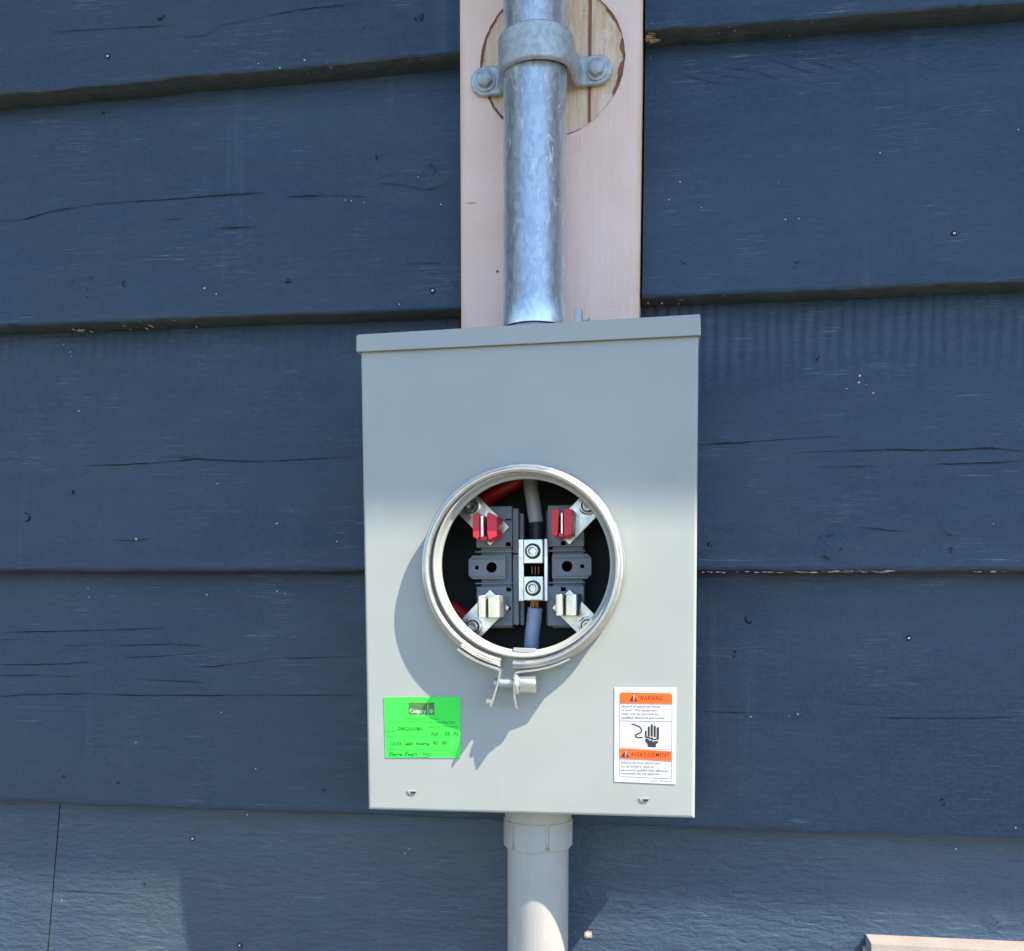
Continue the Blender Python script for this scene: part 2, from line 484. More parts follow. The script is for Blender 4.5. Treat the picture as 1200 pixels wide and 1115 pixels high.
KNOTS={0:[(-0.3861,2.0944,0.0071,0.0044),(-0.1612,2.0624,0.0107,0.0027),(-0.1101,2.0721,0.0062,0.0062)],1:[(-0.2523,1.8221,0.008,0.0036),(-0.434,1.8254,0.0044,0.0044),(-0.482,1.8164,0.0196,0.0196),(0.156,1.8222,0.0044,0.0027),(0.2709,1.8127,0.0142,0.0062),(-0.4633,2.0114,0.0027,0.0027),(-0.1598,1.9448,0.0027,0.0027),(-0.0989,1.9235,0.0107,0.0125)],2:[(-0.5631,1.5795,0.0071,0.0071),(0.4174,1.5539,0.0089,0.0044),(0.4176,1.5365,0.0044,0.0044),(0.1873,1.5437,0.0036,0.0036),(0.2903,1.7286,0.0036,0.0053),(0.3105,1.5421,0.0196,0.016),(-0.5073,1.6082,0.0027,0.0071)],3:[(-0.5277,1.2871,0.0053,0.0027),(-0.4614,1.2822,0.0018,0.0036),(-0.2243,1.2813,0.0053,0.0036),(0.42,1.2875,0.0044,0.0053),(0.2292,1.4693,0.0062,0.0089),(0.2142,1.4334,0.0018,0.0044)],4:[(0.4788,1.1646,0.0125,0.0107),(-0.442,1.1629,0.0018,0.0027)]}
NAILS={0:[(-0.4445,2.0577)],1:[(-0.0967,1.804),(0.4113,1.8374)],2:[],3:[(0.3865,1.4503)],4:[(-0.3851,1.2163),(-0.3266,1.0988)]}
CHIPS=[(-0.4306,1.554,2),(0.067,1.1301,4),(0.3209,1.6988,0),(0.3201,1.6924,0),(-0.3438,1.817,1)]
SPECKS=[(-0.2775,2.0372,0),(-0.2282,2.0371,0),(-0.2545,2.0312,0),(-0.3303,1.8101,1),(-0.1315,1.7913,1),(-0.0894,1.8922,1),(-0.1141,1.9218,1),(-0.191,1.9022,1),(-0.1846,1.9009,1),(-0.1708,1.8984,1),(0.2473,1.895,1),(0.2542,1.8586,1),(0.2672,1.8587,1),(0.1525,1.9012,1),(0.1418,1.884,1),(0.1736,1.8746,1),(0.4683,1.9327,1),(0.3426,1.9185,1),(0.1214,2.027,1),(0.3307,1.7096,2),(0.3299,1.7029,2),(0.3373,1.701,2),(0.3186,1.6973,2),(0.3439,1.6924,2),(0.4576,1.5627,2),(-0.5011,1.6957,2),(-0.5211,1.77,2),(-0.5108,1.7696,2),(-0.5127,1.7612,2),(-0.5116,1.7564,2),(-0.338,1.6132,2),(-0.2696,1.5693,2),(-0.2028,1.5497,2),(0.2321,1.369,3),(0.2705,1.3705,3),(0.2789,1.3724,3),(-0.4409,1.3284,3),(-0.2692,1.4943,3),(-0.5023,1.4999,3),(-0.5011,1.4903,3),(-0.279,1.4971,3),(-0.3603,1.4933,3),(-0.3407,1.3634,3),(-0.2999,1.3025,3),(0.4894,1.2644,3),(-0.0825,1.1322,4),(-0.0733,1.1511,4),(0.1829,1.2514,4),(-0.2795,1.2181,4),(-0.5439,1.14,4),(0.441,1.2347,4),(-0.3203,1.2454,4),(-0.1319,1.2139,4),(-0.1366,1.2091,4)]

# ---------------------------------------------------------------- the setting
mb = MB(); mb.add([(-600, -1200, 0), (600, -1200, 0), (600, 400, 0), (-600, 400, 0)], [(0, 1, 2, 3)])
tag(mb.build("ground", "grass", smooth=0), kind='structure')
mb = MB(); mb.box(-5, 5, -2.6, -.02, -.08, .03)
tag(mb.build("path", "gravel", bevel=.01), kind='structure')

# ---------------------------------------------------------------- lap siding wall
wall = tag(empty("house_wall", (0, 0, 0)), "navy painted wooden lap siding wall behind the meter box and pipes", "wall")

def zedge(k, x):
    """lower outer edge of row k"""
    x = np.clip(x, -.75, .75)
    base = {0: np.where(x < .03, 2.0345 + .013 * x, 2.0405 + 0 * x), 1: np.where(x < .03, 1.7846 - .0026 * x, 1.7898 - .002 * x),
            2: 1.5188 - .002 * x, 3: 1.2545 - .0066 * x, 4: .993 + 0 * x}
    if k in base:
        return base[k]
    return (2.30 + .263 * (-k - 1) if k < 0 else .993 - .263 * (k - 4)) + 0 * x
THK = .028
def board(k, x0, x1, mat='blue', fine=True, slant=None, seed=0):
    """one board of row k, from x0 to x1"""
    if fine:
        xs = np.concatenate([np.arange(x0, min(x1, x0) , 1), np.linspace(x0, x1, max(2, int((min(x1, .72) - max(x0, -.78)) / .004) + 2))])
        xs = [x for x in xs]
        dense = [x for x in np.arange(max(x0, -.78), min(x1, .72), .004)]
        xs = sorted(set([x0, x1] + dense + [x for x in np.arange(x0, x1, .25) if x < -.78 or x > .72]))
        nz = 60
    else:
        xs = list(np.linspace(x0, x1, 6)); nz = 3
    xs = np.array(xs)
    zb = zedge(k, xs); zu = zedge(k - 1, xs)
    wav = (.0007 * vnoise(xs * 14, xs * 0 + k, 5) + .0005 * vnoise(xs * 70, xs * 0 + k, 6)) if fine else 0 * xs
    if fine:
        nick = np.clip(vnoise(xs * 120, xs * 0 + k, 16) - .72, 0, 1) * .006
        wav = wav + nick
    fr = np.concatenate([[0, .006, .014], np.linspace(.03, 1.0, nz), [1.08]])
    X = np.repeat(xs[:, None], len(fr), 1)
    Z = zb[:, None] + (zu - zb)[:, None] * fr[None, :]
    Z[:, 0] += wav
    Y = -THK * (1 - fr[None, :]) + 0 * X
    Y[:, 0] += .0016; Y[:, 1] += .0004
    if fine:
        Y += .0007 * vnoise(X * 5, Z * 9, seed) + .0003 * vnoise(X * 22, Z * 75, seed + 1) + .00012 * vnoise(X * 60, Z * 260, seed + 2)
        for (kx, kz, ra, rb) in KNOTS.get(k, []):
            if x0 < kx < x1 and ra > .008:
                d2 = ((X - kx) / (ra * 1.1)) ** 2 + ((Z - kz) / (rb * 1.1)) ** 2
                Y += -.0012 * np.exp(-d2) + .0009 * np.exp(-((np.sqrt(d2) - 1.1) / .2) ** 2)
    if slant:                                        # butt joint that runs out of plumb
        for end, (xa, za, xb, zb_) in slant.items():
            q = (Z - za) / (zb_ - za); xe = xa + (xb - xa) * q
            if end == 'L': X = np.maximum(X, xe)
            else: X = np.minimum(X, xe)
    n, m = X.shape
    mbd = MB()
    mbd.add(np.stack([X, Y, Z], -1).reshape(-1, 3).tolist(),
            [(i * m + j, (i + 1) * m + j, (i + 1) * m + j + 1, i * m + j + 1) for i in range(n - 1) for j in range(m - 1)])
    # rough sawn lower edge of the board
    jag = (.0008 * vnoise(xs * 90, xs * 0, 31 + k) + .0006 * vnoise(xs * 260, xs * 0, 41 + k)) if fine else 0 * xs
    bot = [(X[i, 0], Y[i, 0], Z[i, 0]) for i in range(n)]
    b1 = [(X[i, 0], Y[i, 0] + .001, Z[i, 0] - .0008) for i in range(n)]
    b2 = [(X[i, 0], -.0022 + jag[i], Z[i, 0] - .0032 + .6 * jag[i]) for i in range(n)]
    b3 = [(X[i, 0], .020, Z[i, 0] - .002) for i in range(n)]
    b4 = [(X[i, -1], .022, Z[i, -1]) for i in range(n)]
    b5 = [(X[i, -1], Y[i, -1], Z[i, -1]) for i in range(n)]
    rows = bot + b1 + b2 + b3 + b4 + b5
    mbd.add(rows, [(r * n + i, (r + 1) * n + i, (r + 1) * n + i + 1, r * n + i + 1) for r in range(5) for i in range(n - 1)], 1)
    for i in (0, n - 1):                             # end grain
        loop = [(X[i, j], Y[i, j], Z[i, j]) for j in range(m)] + [(X[i, -1], .022, Z[i, -1]), (X[i, 0], .020, Z[i, 0] - .002), (X[i, 0], -.0022, Z[i, 0] - .0032)]
        mbd.add(loop, [tuple(range(len(loop)))], 1)
    o = mbd.build("siding_board", [mat, 'under'], wall, recalc=False, smooth=50)
    return o
def ysurf(k, x, z):
    zb = float(zedge(k, np.array([x]))[0]); zu = float(zedge(k - 1, np.array([x]))[0])
    return -THK * (zu - z) / (zu - zb)

JX = (-.5485, 1.2545, -.5625, 1.05)
rows = {}
rows[(0, 0)] = board(0, -3.6, -.0635, 'blue', True, seed=1); rows[(0, 1)] = board(0, .1165, 3.2, 'blue', True, seed=2)
rows[(1, 0)] = board(1, -3.2, -.0635, 'blue', True, seed=3); rows[(1, 1)] = board(1, .1165, 3.6, 'blue', True, seed=4)
rows[(2, 0)] = board(2, -3.4, 3.0, 'blue_comb', True, seed=5); rows[(2, 1)] = rows[(2, 0)]
rows[(3, 0)] = board(3, -2.8, 3.2, 'blue', True, seed=7); rows[(3, 1)] = rows[(3, 0)]
rows[(4, 0)] = board(4, -3.4, JX[0], 'blue_rough_sunlit', True, seed=9, slant={'R': (JX[0] - .0009, JX[1], JX[2] - .0009, JX[3])})
rows[(4, 1)] = board(4, JX[2], 3.0, 'blue_rough_sunlit', True, seed=10, slant={'L': (JX[0] + .0009, JX[1], JX[2] + .0009, JX[3])})
for k in list(range(-4, 0)) + list(range(5, 8)):
    if k < 0:
        board(k, -3.5, -.0635, 'blue', False); board(k, .1165, 3.5, 'blue', False)
    else:
        board(k, -3.5, 3.5, 'blue', False)

def pick(k, x):
    if k == 4:
        return rows[(4, 0)] if x < -.555 else rows[(4, 1)]
    return rows[(k, 0)] if x < .02 else rows[(k, 1)]

rng = random.Random(3)
for k, lst in CRACKS.items():                        # open drying cracks in the paint
    by = {}
    for pl in lst:
        by.setdefault(pick(k, pl[0][0]).name, (pick(k, pl[0][0]), MB()))
        mbx = by[pick(k, pl[0][0]).name][1]
        P = []
        for a, b in zip(pl[:-1], pl[1:]):
            n = max(2, int(math.hypot(b[0] - a[0], b[1] - a[1]) / .0025))
            for i in range(n):
                t = i / n
                P.append((a[0] + (b[0] - a[0]) * t, a[1] + (b[1] - a[1]) * t + rng.uniform(-.00035, .00035)))
        P.append(pl[-1])
        N = len(P); top = []; low = []
        for i, (x, z) in enumerate(P):
            e = min(1, i / 8, (N - 1 - i) / 8) * (.45 if k == 0 or (k == 1 and x > .1) else 1)
            w = (.00010 + .00048 * e * (0.35 + abs(float(vnoise(x * 40, z * 9, 12)))) * (1 if float(vnoise(x * 25, 3, k)) > -.3 else .25))
            y = ysurf(k, x, z) - .0011
            top.append((x, y, z + w)); low.append((x, y, z - w))
        mbx.add(top + low, [(i, i + 1, N + i + 1, N + i) for i in range(N - 1)])
    for o, mbx in by.values():
        mbx.build("crack", 'crack', o, smooth=0, recalc=False)["kind"] = 'stuff'

for k, lst in KNOTS.items():                         # knots: broken dark marks in the paint
    for (x, z, a, b) in lst:
        mbx = MB(); big_ = a > .008
        for q in range(4 if big_ else 3):
            a0 = rng.uniform(0, 6.28); ln = rng.uniform(.25, .8) if big_ else rng.uniform(.8, 2.2); sc = rng.uniform(.4, 1.0) if big_ else rng.uniform(.2, .8)
            N = 14; top = []; low = []; amp = .45 if big_ else 1.0
            for i in range(N):
                t = a0 + ln * i / (N - 1); e = max(0, sin(pi * i / (N - 1))) ** .7
                rj = sc + .06 * rng.uniform(-1, 1)
                w = .00012 + .0010 * amp * e * rng.uniform(.15, 1)
                if q == 0 and big_: rj *= .35; w *= 1.5
                px = x + cos(t) * (a * rj - w); pz = z + sin(t) * (b * rj - w)
                qx = x + cos(t) * (a * rj + w); qz = z + sin(t) * (b * rj + w)
                lift = .0022 if big_ else .0012
                top.append((px, ysurf(k, px, pz) - lift, pz)); low.append((qx, ysurf(k, qx, qz) - lift, qz))
            mbx.add(top + low, [(i, i + 1, N + i + 1, N + i) for i in range(N - 1)])
        mbx.build("knot", 'crack', pick(k, x), smooth=0, recalc=False)["kind"] = 'stuff'

for k, lst in NAILS.items():                         # sunk nail heads
    for (x, z) in lst:
        y = ysurf(k, x, z)
        mbx = MB()
        mbx.lathe([(.0026, -.0007), (.0025, -.0012), (.0017, -.0013), (.0014, -.0010)], (x, y, z), n=16, mi=0)
        mbx.lathe([(.0014, -.0010), (.0009, -.0014), (.0001, -.0015)], (x, y, z), n=14, mi=1)
        mbx.build("nail_head", ['crack', 'steel'], pick(k, x))

def blob(mbx, x, z, y, r, th, n=11, mi=0):
    rr = [r * rng.uniform(.6, 1.15) for _ in range(n)]
    pts = [(x + rr[i] * cos(2 * pi * i / n), z + rr[i] * .8 * sin(2 * pi * i / n)) for i in range(n)]
    mbx.prism(pts, y, y - th, mi)
for i, (x, z, k) in enumerate(CHIPS):
    mbx = MB(); y = ysurf(k, x, z)
    if i == 1:
        blob(mbx, x, z, y - .0008, .0052, .0007, 14, 0); blob(mbx, x - .0004, z + .0002, y - .0016, .0034, .0003, 12, 1)
    else:
        blob(mbx, x, z, y - .0008, .0016 if i == 0 else .0012, .0005, 9, 0 if i == 0 else 1)
    mbx.build("paint_chip", ['chipw', 'white'], pick(k, x), smooth=0)
for k in range(5):
    for side in (0, 1):
        sel = [(x, z) for x, z, kk in SPECKS if kk == k and pick(k, x) is rows[(k, side)] and (x < .02) == (side == 0 or k in (2, 3) and x < .02)]
        if k in (2, 3, 4):
            sel = [(x, z) for x, z, kk in SPECKS if kk == k and (pick(k, x) is rows[(k, side)])] if (k == 4 or side == 0) else []
        if not sel:
            continue
        mbx = MB()
        for x, z in sel:
            blob(mbx, x, z, ysurf(k, x, z) - .0008, rng.uniform(.0004, .0010), .0003, 7)
        mbx.build("paint_speck", 'white', rows[(k, side)], smooth=0)["kind"] = 'stuff'

# splinters and flaked wood along the lower board edges
def flakes(k, xa, xb, n, zoff=-.0015, big=.0035):
    mbx = MB()
    for _ in range(n):
        x = rng.uniform(xa, xb); z = float(zedge(k, np.array([x]))[0]) + zoff + rng.uniform(-.0008, .0006)
        w = rng.uniform(.4, 1) * big; h = rng.uniform(.0003, .0007)
        y = -THK * .75 if k > 1 else -THK * rng.uniform(.15, .9)
        y -= .002
        mbx.prism([(x - w, z), (x - w * .3, z + h), (x + w * .8, z + h * .4), (x + w, z - h * .5), (x, z - h), (x - w * .6, z - h * .6)], y, y - .004)
    mbx.build("wood_flake", 'chipw', pick(k, xa), smooth=0)["kind"] = 'stuff'
flakes(2, .300, .362, 24, -.0012, .007); flakes(2, .22, .30, 9, -.0016, .0055); flakes(2, .18, .22, 8, -.0018, .002); flakes(2, .43, .47, 7, -.0015)
flakes(1, -.50, -.475, 6, -.005, .002); flakes(1, -.45, -.36, 6, -.0045, .0012); flakes(1, .12, .16, 4, -.0045, .0012)
mbx = MB()
for i in range(8):                                  # torn splinters in the corner by the trim
    x = .1165 + rng.uniform(0, .006); z = 2.0405 - .001 - i * .0011
    mbx.prism([(x, z), (x + rng.uniform(.004, .011), z + rng.uniform(-.0005, .001)), (x, z + .0006)], -.024, -.020)
mbx.build("splinter", 'chipw', rows[(0, 1)], smooth=0)["kind"] = 'stuff'

mb = MB(); mb.box(-3.6, 3.6, .024, .15, 0, 3.2)
mb.build("sheathing", 'inner', wall, smooth=0)
mb = MB(); mb.box(-3.6, 3.6, -.03, .10, -.02, .12)
mb.build("foundation", 'gravel', wall, smooth=0)

eave = tag(empty("roof_eave", (0, -.35, 3.1)), "white roof eave overhanging the blue wall above", "roof")
mb = MB(); mb.box(-6, 6, -.33, .33, .02, .032); mb.build("soffit", 'soffit', eave, smooth=0)
mb = MB(); mb.box(-6, 6, -.352, -.332, -.005, .19); mb.build("fascia", 'soffit', eave, bevel=.002)
mb = MB(); mb.prism([(-6, .195), (6, .195), (6, .21), (-6, .21)], -.39, .9); mb.build("roof_deck", 'inner', eave, smooth=0)

# ---------------------------------------------------------------- window head trim, low right
wt = tag(empty("window_trim", (.354, -.02, .191)), "pale pink window head trim at the lower right of the blue wall", "window trim")
mb = MB(); mb.box(-.001, .897, -.0205, .018, .9415, .953); mb.build("drip_strip", 'pink2', wt, bevel=.0008)
mb = MB(); mb.box(-.0035, .90, -.068, .012, .925, .9412); mb.build("head_cap", 'cream', wt, bevel=.0012)
mb = MB(); mb.box(.001, .895, -.0195, .012, .91, .9248); mb.build("bed_mould", 'cream', wt, bevel=.0008)
mb = MB(); mb.box(.0, .09, -.024, .01, -.1, .9095); mb.build("side_casing", 'trim', wt, bevel=.001)
mb = MB(); mb.box(.805, .896, -.024, .01, -.1, .9095); mb.build("side_casing", 'trim', wt, bevel=.001)
mb = MB(); mb.box(.091, .804, -.024, .01, .83, .9095); mb.build("head_casing", 'trim', wt, bevel=.001)
mb = MB(); mb.box(.091, .804, -.010, .01, -.1, .829); mb.build("pane", 'glass', wt, smooth=0)

# ---------------------------------------------------------------- trim board with the stripped round patch
tb = tag(empty("trim_board", (.026, -.05, 1.66)), "pale pink vertical trim board behind the steel conduit, with a round bare wood patch", "trim board")
X0, X1 = -.0873, .0872
Z0, Z1 = 0.0, .98
pc = (.0012, .3475)                                  # patch centre in board coordinates
N = 180
def rag(i, base, amp, seed):
    a = 2 * pi * i / N
    return base + amp * .9 * float(vnoise(cos(a) * 2.2 + 20, sin(a) * 2.2 + 20, seed)) + amp * .25 * float(vnoise(cos(a) * 28 + 20, sin(a) * 28 + 20, seed + 1))
r1 = [rag(i, .0700, .0016, 3) for i in range(N)]
r2 = []
for i in range(N):
    a = math.degrees(2 * pi * i / N) % 360
    w = .0008
    if a < 42 or a > 330: w = .0034 + .0026 * float(vnoise(a * .12, 2, 9))
    if 195 < a < 250: w = .0026
    if 140 < a < 180: w = .0020
    r2.append(r1[i] - max(.0003, w + .0010 * float(vnoise(a * .07, 5, 10)) + .0005 * float(vnoise(a * .5, 5, 11))))
mb = MB()
ring1 = [(pc[0] + r1[i] * cos(2 * pi * i / N), 0.0, pc[1] + r1[i] * sin(2 * pi * i / N)) for i in range(N)]
outer = []
for i in range(N):
    a = 2 * pi * i / N; dx, dz = cos(a), sin(a)
    ts = []
    if dx > 1e-9: ts.append((X1 - pc[0]) / dx)
    if dx < -1e-9: ts.append((X0 - pc[0]) / dx)
    if dz > 1e-9: ts.append(((pc[1] + .1) - pc[1]) / dz)
    if dz < -1e-9: ts.append((-.1) / dz)
    t = min(ts); outer.append((pc[0] + dx * t, 0.0, pc[1] + dz * t))
back1 = [(x, .0013, z) for x, y, z in ring1]
mb.add(ring1 + outer, [(i, (i + 1) % N, N + (i + 1) % N, N + i) for i in range(N)])
mb.add(ring1 + back1, [(i, (i + 1) % N, N + (i + 1) % N, N + i) for i in range(N)], 0)
nx = 2
for za, zb_ in ((Z0, pc[1] - .1), (pc[1] + .1, Z1)):
    mb.add([(X0, 0, za), (X1, 0, za), (X1, 0, zb_), (X0, 0, zb_)], [(0, 1, 2, 3)])
for xs_ in (X0, X1):
    s_ = -1 if xs_ < 0 else 1
    mb.add([(xs_, 0, Z0), (xs_ + s_ * .0012, .0012, Z0), (xs_ + s_ * .0012, .05, Z0), (xs_, 0, Z1), (xs_ + s_ * .0012, .0012, Z1), (xs_ + s_ * .0012, .05, Z1)],
           [(0, 1, 4, 3), (1, 2, 5, 4)])
# corner triangles between the outer loop and the rectangle corners
cs = [(X1, pc[1] + .1), (X0, pc[1] + .1), (X0, pc[1] - .1), (X1, pc[1] - .1)]
for cx, cz in cs:
    near = sorted(range(N), key=lambda i: (outer[i][0] - cx) ** 2 + (outer[i][2] - cz) ** 2)
    onx = next(i for i in near if abs(outer[i][0] - cx) < 1e-6); onz = next(i for i in near if abs(outer[i][2] - cz) < 1e-6)
    mb.add([(cx, 0, cz), outer[onx], outer[onz]], [(0, 1, 2)])
mb.build("painted_face", 'trim', tb, recalc=True, smooth=0)
mb = MB()
a_ = [(pc[0] + (r1[i] + .001) * cos(2 * pi * i / N), .0009, pc[1] + (r1[i] + .001) * sin(2 * pi * i / N)) for i in range(N)]
b_ = [(pc[0] + r2[i] * cos(2 * pi * i / N), .0010, pc[1] + r2[i] * sin(2 * pi * i / N)) for i in range(N)]
c_ = [(x, .0024, z) for x, y, z in b_]
mb.add(a_ + b_ + c_, [(i, (i + 1) % N, N + (i + 1) % N, N + i) for i in range(N)] + [(N + i, N + (i + 1) % N, 2 * N + (i + 1) % N, 2 * N + i) for i in range(N)])
mb.build("primer_rim", 'brown', tb, smooth=0)
mb = MB(); mb.prism([(pc[0] + .0715 * cos(t * pi / 40), pc[1] + .0715 * sin(t * pi / 40)) for t in range(80)], .0021, .006)
mb.build("wood_patch", 'wood', tb, smooth=0)
mb = MB(); mb.prism([(.0370, .2890), (.0398, .2905), (.0402, .4095), (.0368, .4095)], .0016, .0035)
mb.build("primer_streak", 'brown2' if 'brown2' in M else 'brown', tb, smooth=0)
mb = MB(); mb.box(X0 + .001, X1 - .001, .0065, .049, Z0, Z1); mb.build("wood_core", 'wood', tb, smooth=0)

mb = MB(); mb.prism([(-.0835, .2195), (-.0785, .2203), (-.071, .2198), (-.0785, .2188)], -.0002, .0003)
mb.build("paint_scratch", 'chipw', tb, smooth=0)
for cx, cz, r in ((.0600, .1180, .0036), (-.0515, .1530, .0014)):
    mb = MB(); mb.lathe([(r, .0002), (r * .9, -.0004), (r * .7, -.0002), (.0001, -.0001)], (cx, 0, cz), n=18)
    mb.build("nail_plug", 'trim' if r > .002 else 'brown', tb)

# ---------------------------------------------------------------- steel conduit and its strap
PX, PY = .0165, -.088
con = tag(empty("steel_conduit", (PX, PY, 1.735)), "vertical galvanised steel conduit pipe entering the top of the meter box", "pipe")
mb = MB(); mb.lathe([(.0302, .012), (.0302, .035), (.0298, .0355), (.0298, 1.0), (.028, 1.0)], axis='z', n=72)
mb.build("pipe", 'galv', con)
mb = MB(); mb.lathe([(.0312, .0015), (.0316, .003), (.0316, .0085), (.0308, .010), (.0298, .0105)], axis='z', n=64)
mb.build("locking_collar", 'cast', con)

strap = tag(empty("pipe_strap", (PX + .001, -.05, 1.993), ((0, radians(-1.6), 0), 'XYZ')), "dull cast two bolt strap clamping the steel conduit to the wood", "pipe strap")
mb = MB()
# band: follows the front half of the pipe, then flares to the two ears
path = []
R0, R1 = .0310, .0356
cy = PY + .05
ins = []; out = []
for i in range(33):
    a = pi + pi * i / 32
    ins.append((R0 * cos(a), cy + R0 * sin(a))); out.append((R1 * cos(a), cy + R1 * sin(a)))
H = .0155
def band(pin, pout, hh, mbx):
    n = len(pin)
    vs = []
    for (x, y), (u, v), h in zip(pin, pout, hh):
        vs += [(x, y, -h), (x, y, h), (u, v, h * .93), (u, v, -h * .93)]
    fs = []
    for i in range(n - 1):
        for q in range(4):
            fs.append((i * 4 + q, i * 4 + (q + 1) % 4, (i + 1) * 4 + (q + 1) % 4, (i + 1) * 4 + q))
    fs += [(0, 1, 2, 3), tuple((n - 1) * 4 + q for q in range(4))]
    mbx.add(vs, fs)
def fillet(sgn):
    pi_, po_ = [], []
    for i in range(7):
        t = i / 6; a = t * pi / 2
        # leaves the band tangentially and bends out along the wood
        po_.append((sgn * (R1 + .0075 * (1 - cos(a))), cy + .018 + (abs(cy) - .018 - .0048) * sin(a)))
        pi_.append((sgn * (R0 + .0105 * (1 - cos(a)) * .9), cy + .018 + (abs(cy) - .018 - .0006) * sin(a)))
    return pi_, po_
lp, lo_ = fillet(-1); rp, ro_ = fillet(1)
pin = lp[::-1] + ins + rp; pout = lo_[::-1] + out + ro_
hh = [H * .86] * 3 + [H * .93] * 4 + [H * (1 + .10 * sin(pi * i / 32)) for i in range(33)] + [H * .93] * 4 + [H * .86] * 3
band(pin, pout, hh, mb)
mb.build("strap_band", 'cast', strap, bevel=.0012, smooth=60)
for sg in (-1, 1):
    mb = MB()
    pl = [(sg * .038, -H * .86), (sg * .056, -H * .86)] + [(sg * (.056 + .0125 * sin(t * pi / 10)), -H * .86 * cos(t * pi / 10)) for t in range(1, 10)] + [(sg * .056, H * .86), (sg * .038, H * .86)]
    mb.holed(pl, [(sg * .054, 0, .0045)], -.0050, -.0004)
    mb.build("strap_ear", 'cast', strap, bevel=.001, smooth=60)
    mb = MB(); mb.lathe([(.0104, -.0051), (.0104, -.0064), (.0096, -.0068), (.005, -.0068)], (sg * .054, 0, 0), n=28)
    w = mb.build("washer", 'cast', strap)
    mb = MB()
    rot = .3 * sg
    mb.prism([(sg * .054 + .0080 * cos(rot + t * pi / 3), .0080 * sin(rot + t * pi / 3)) for t in range(6)], -.0128, -.0069)
    mb.lathe([(.0066, -.0127), (.0055, -.0136), (.0001, -.0139)], (sg * .054, 0, 0), n=20)
    mb.build("bolt", 'cast', strap, bevel=.0007)

# ---------------------------------------------------------------- plastic conduit below
pvc = tag(empty("plastic_conduit", (.0215, -.0935, 1.262)), "grey plastic conduit pipe running down from the bottom of the meter box", "pipe")
mb = MB(); mb.lathe([(.029, .02), (.0303, .0199), (.0303, -1.25)], axis='z', n=72)
mb.lathe([(.0305, -.215), (.0306, -.21)], axis='z', n=8)
mb.build("pipe", 'pvc', pvc)
mb = MB()
mb.lathe([(.033, .035), (.0332, -.004), (.0325, -.0105), (.0308, -.0125), (.030, -.0127)], axis='z', n=64)
mb.build("adapter_body", 'pvc', pvc)
for t in range(6):                                   # wrench flats of the adapter
    a = radians(-98 + 60 * t)
    mb = MB()
    vs = []
    for zz in (-.0155, .012):
        for da in (-.27, -.16, 0, .16, .27):
            for rr in (.0300, .0337 / cos(da) if abs(da) < .2 else .0331 / cos(da)):
                vs.append((rr * cos(a + da * 1.75), rr * sin(a + da * 1.75), zz if abs(da) < .2 or zz > 0 else zz + .002))
    fs = []
    for i in range(4):
        k = i * 2
        fs += [(k, k + 1, k + 3, k + 2), (10 + k, 12 + k, 13 + k, 11 + k), (k + 1, k + 11, k + 13, k + 3)]
    fs += [(0, 10, 11, 1), (8, 9, 19, 18)]
    mb.add(vs, fs); mb.build("wrench_flat", 'pvc', pvc, bevel=.0006, smooth=30)

# ---------------------------------------------------------------- meter box
BO = Vector((.0174, -.155, 1.5128))                  # centre of the front face
BR = (radians(-.7043), radians(-.4293), radians(-.5059))
BM = Matrix.Rotation(BR[2], 3, 'Z') @ Matrix.Rotation(BR[0], 3, 'X') @ Matrix.Rotation(BR[1], 3, 'Y')
W2, H2, DEP = .153, .2213, .104
def bthing(name, x=0, y=0, z=0):
    o = empty(name, BO + BM @ Vector((x, y, z)), (BR, 'YXZ'))
    return o
meter = tag(bthing("meter_box", 0, DEP, -H2), "grey steel electric meter box with open round socket, mounted on the blue wall", "meter box")
class PB(MB):
    """a part of the meter box, drawn from the centre of its front face"""
    def build(s, name, mats, parent=None, **kw):
        if parent is None or parent is meter:
            s.v = [(x, y - DEP, z + H2) for x, y, z in s.v]
            return MB.build(s, name, mats, meter, **kw)
        s.v = [(x, y - DEP, z + H2) for x, y, z in s.v]
        o = MB.build(s, name, mats, parent, **kw)
        return o

HC = (-.0006, .0082)                                  # centre of the round opening
# traced socket details: picture units of the socket drawing to metres at depth d
def q(u, v, d):
    s_ = .000782 + (d - .005) * .00095
    return ((u - 617.6 - (d - .005) * 181) * s_, (673.8 + (d - .005) * 46 - v) * s_)
# back and sides
b = PB()
t = .0016
b.box(-W2 + .001, W2 - .001, DEP - t, DEP, -H2 + .002, H2 - .006)
b.box(-W2 + .0015, -W2 + .0015 + t, .003, DEP - t - .0002, -H2 + .002, H2 - .008)
b.box(W2 - .0015 - t, W2 - .0015, .003, DEP - t - .0002, -H2 + .002, H2 - .008)
b.box(-W2 + .0015 + t + .0001, W2 - .0015 - t - .0001, .003, DEP - t - .0002, -H2 + .002, -H2 + .002 + t)
b.box(-W2 + .0015 + t + .0001, W2 - .0015 - t - .0001, .003, DEP - t - .0002, H2 - .008 - t, H2 - .008)
b.build("enclosure", 'box', smooth=0)
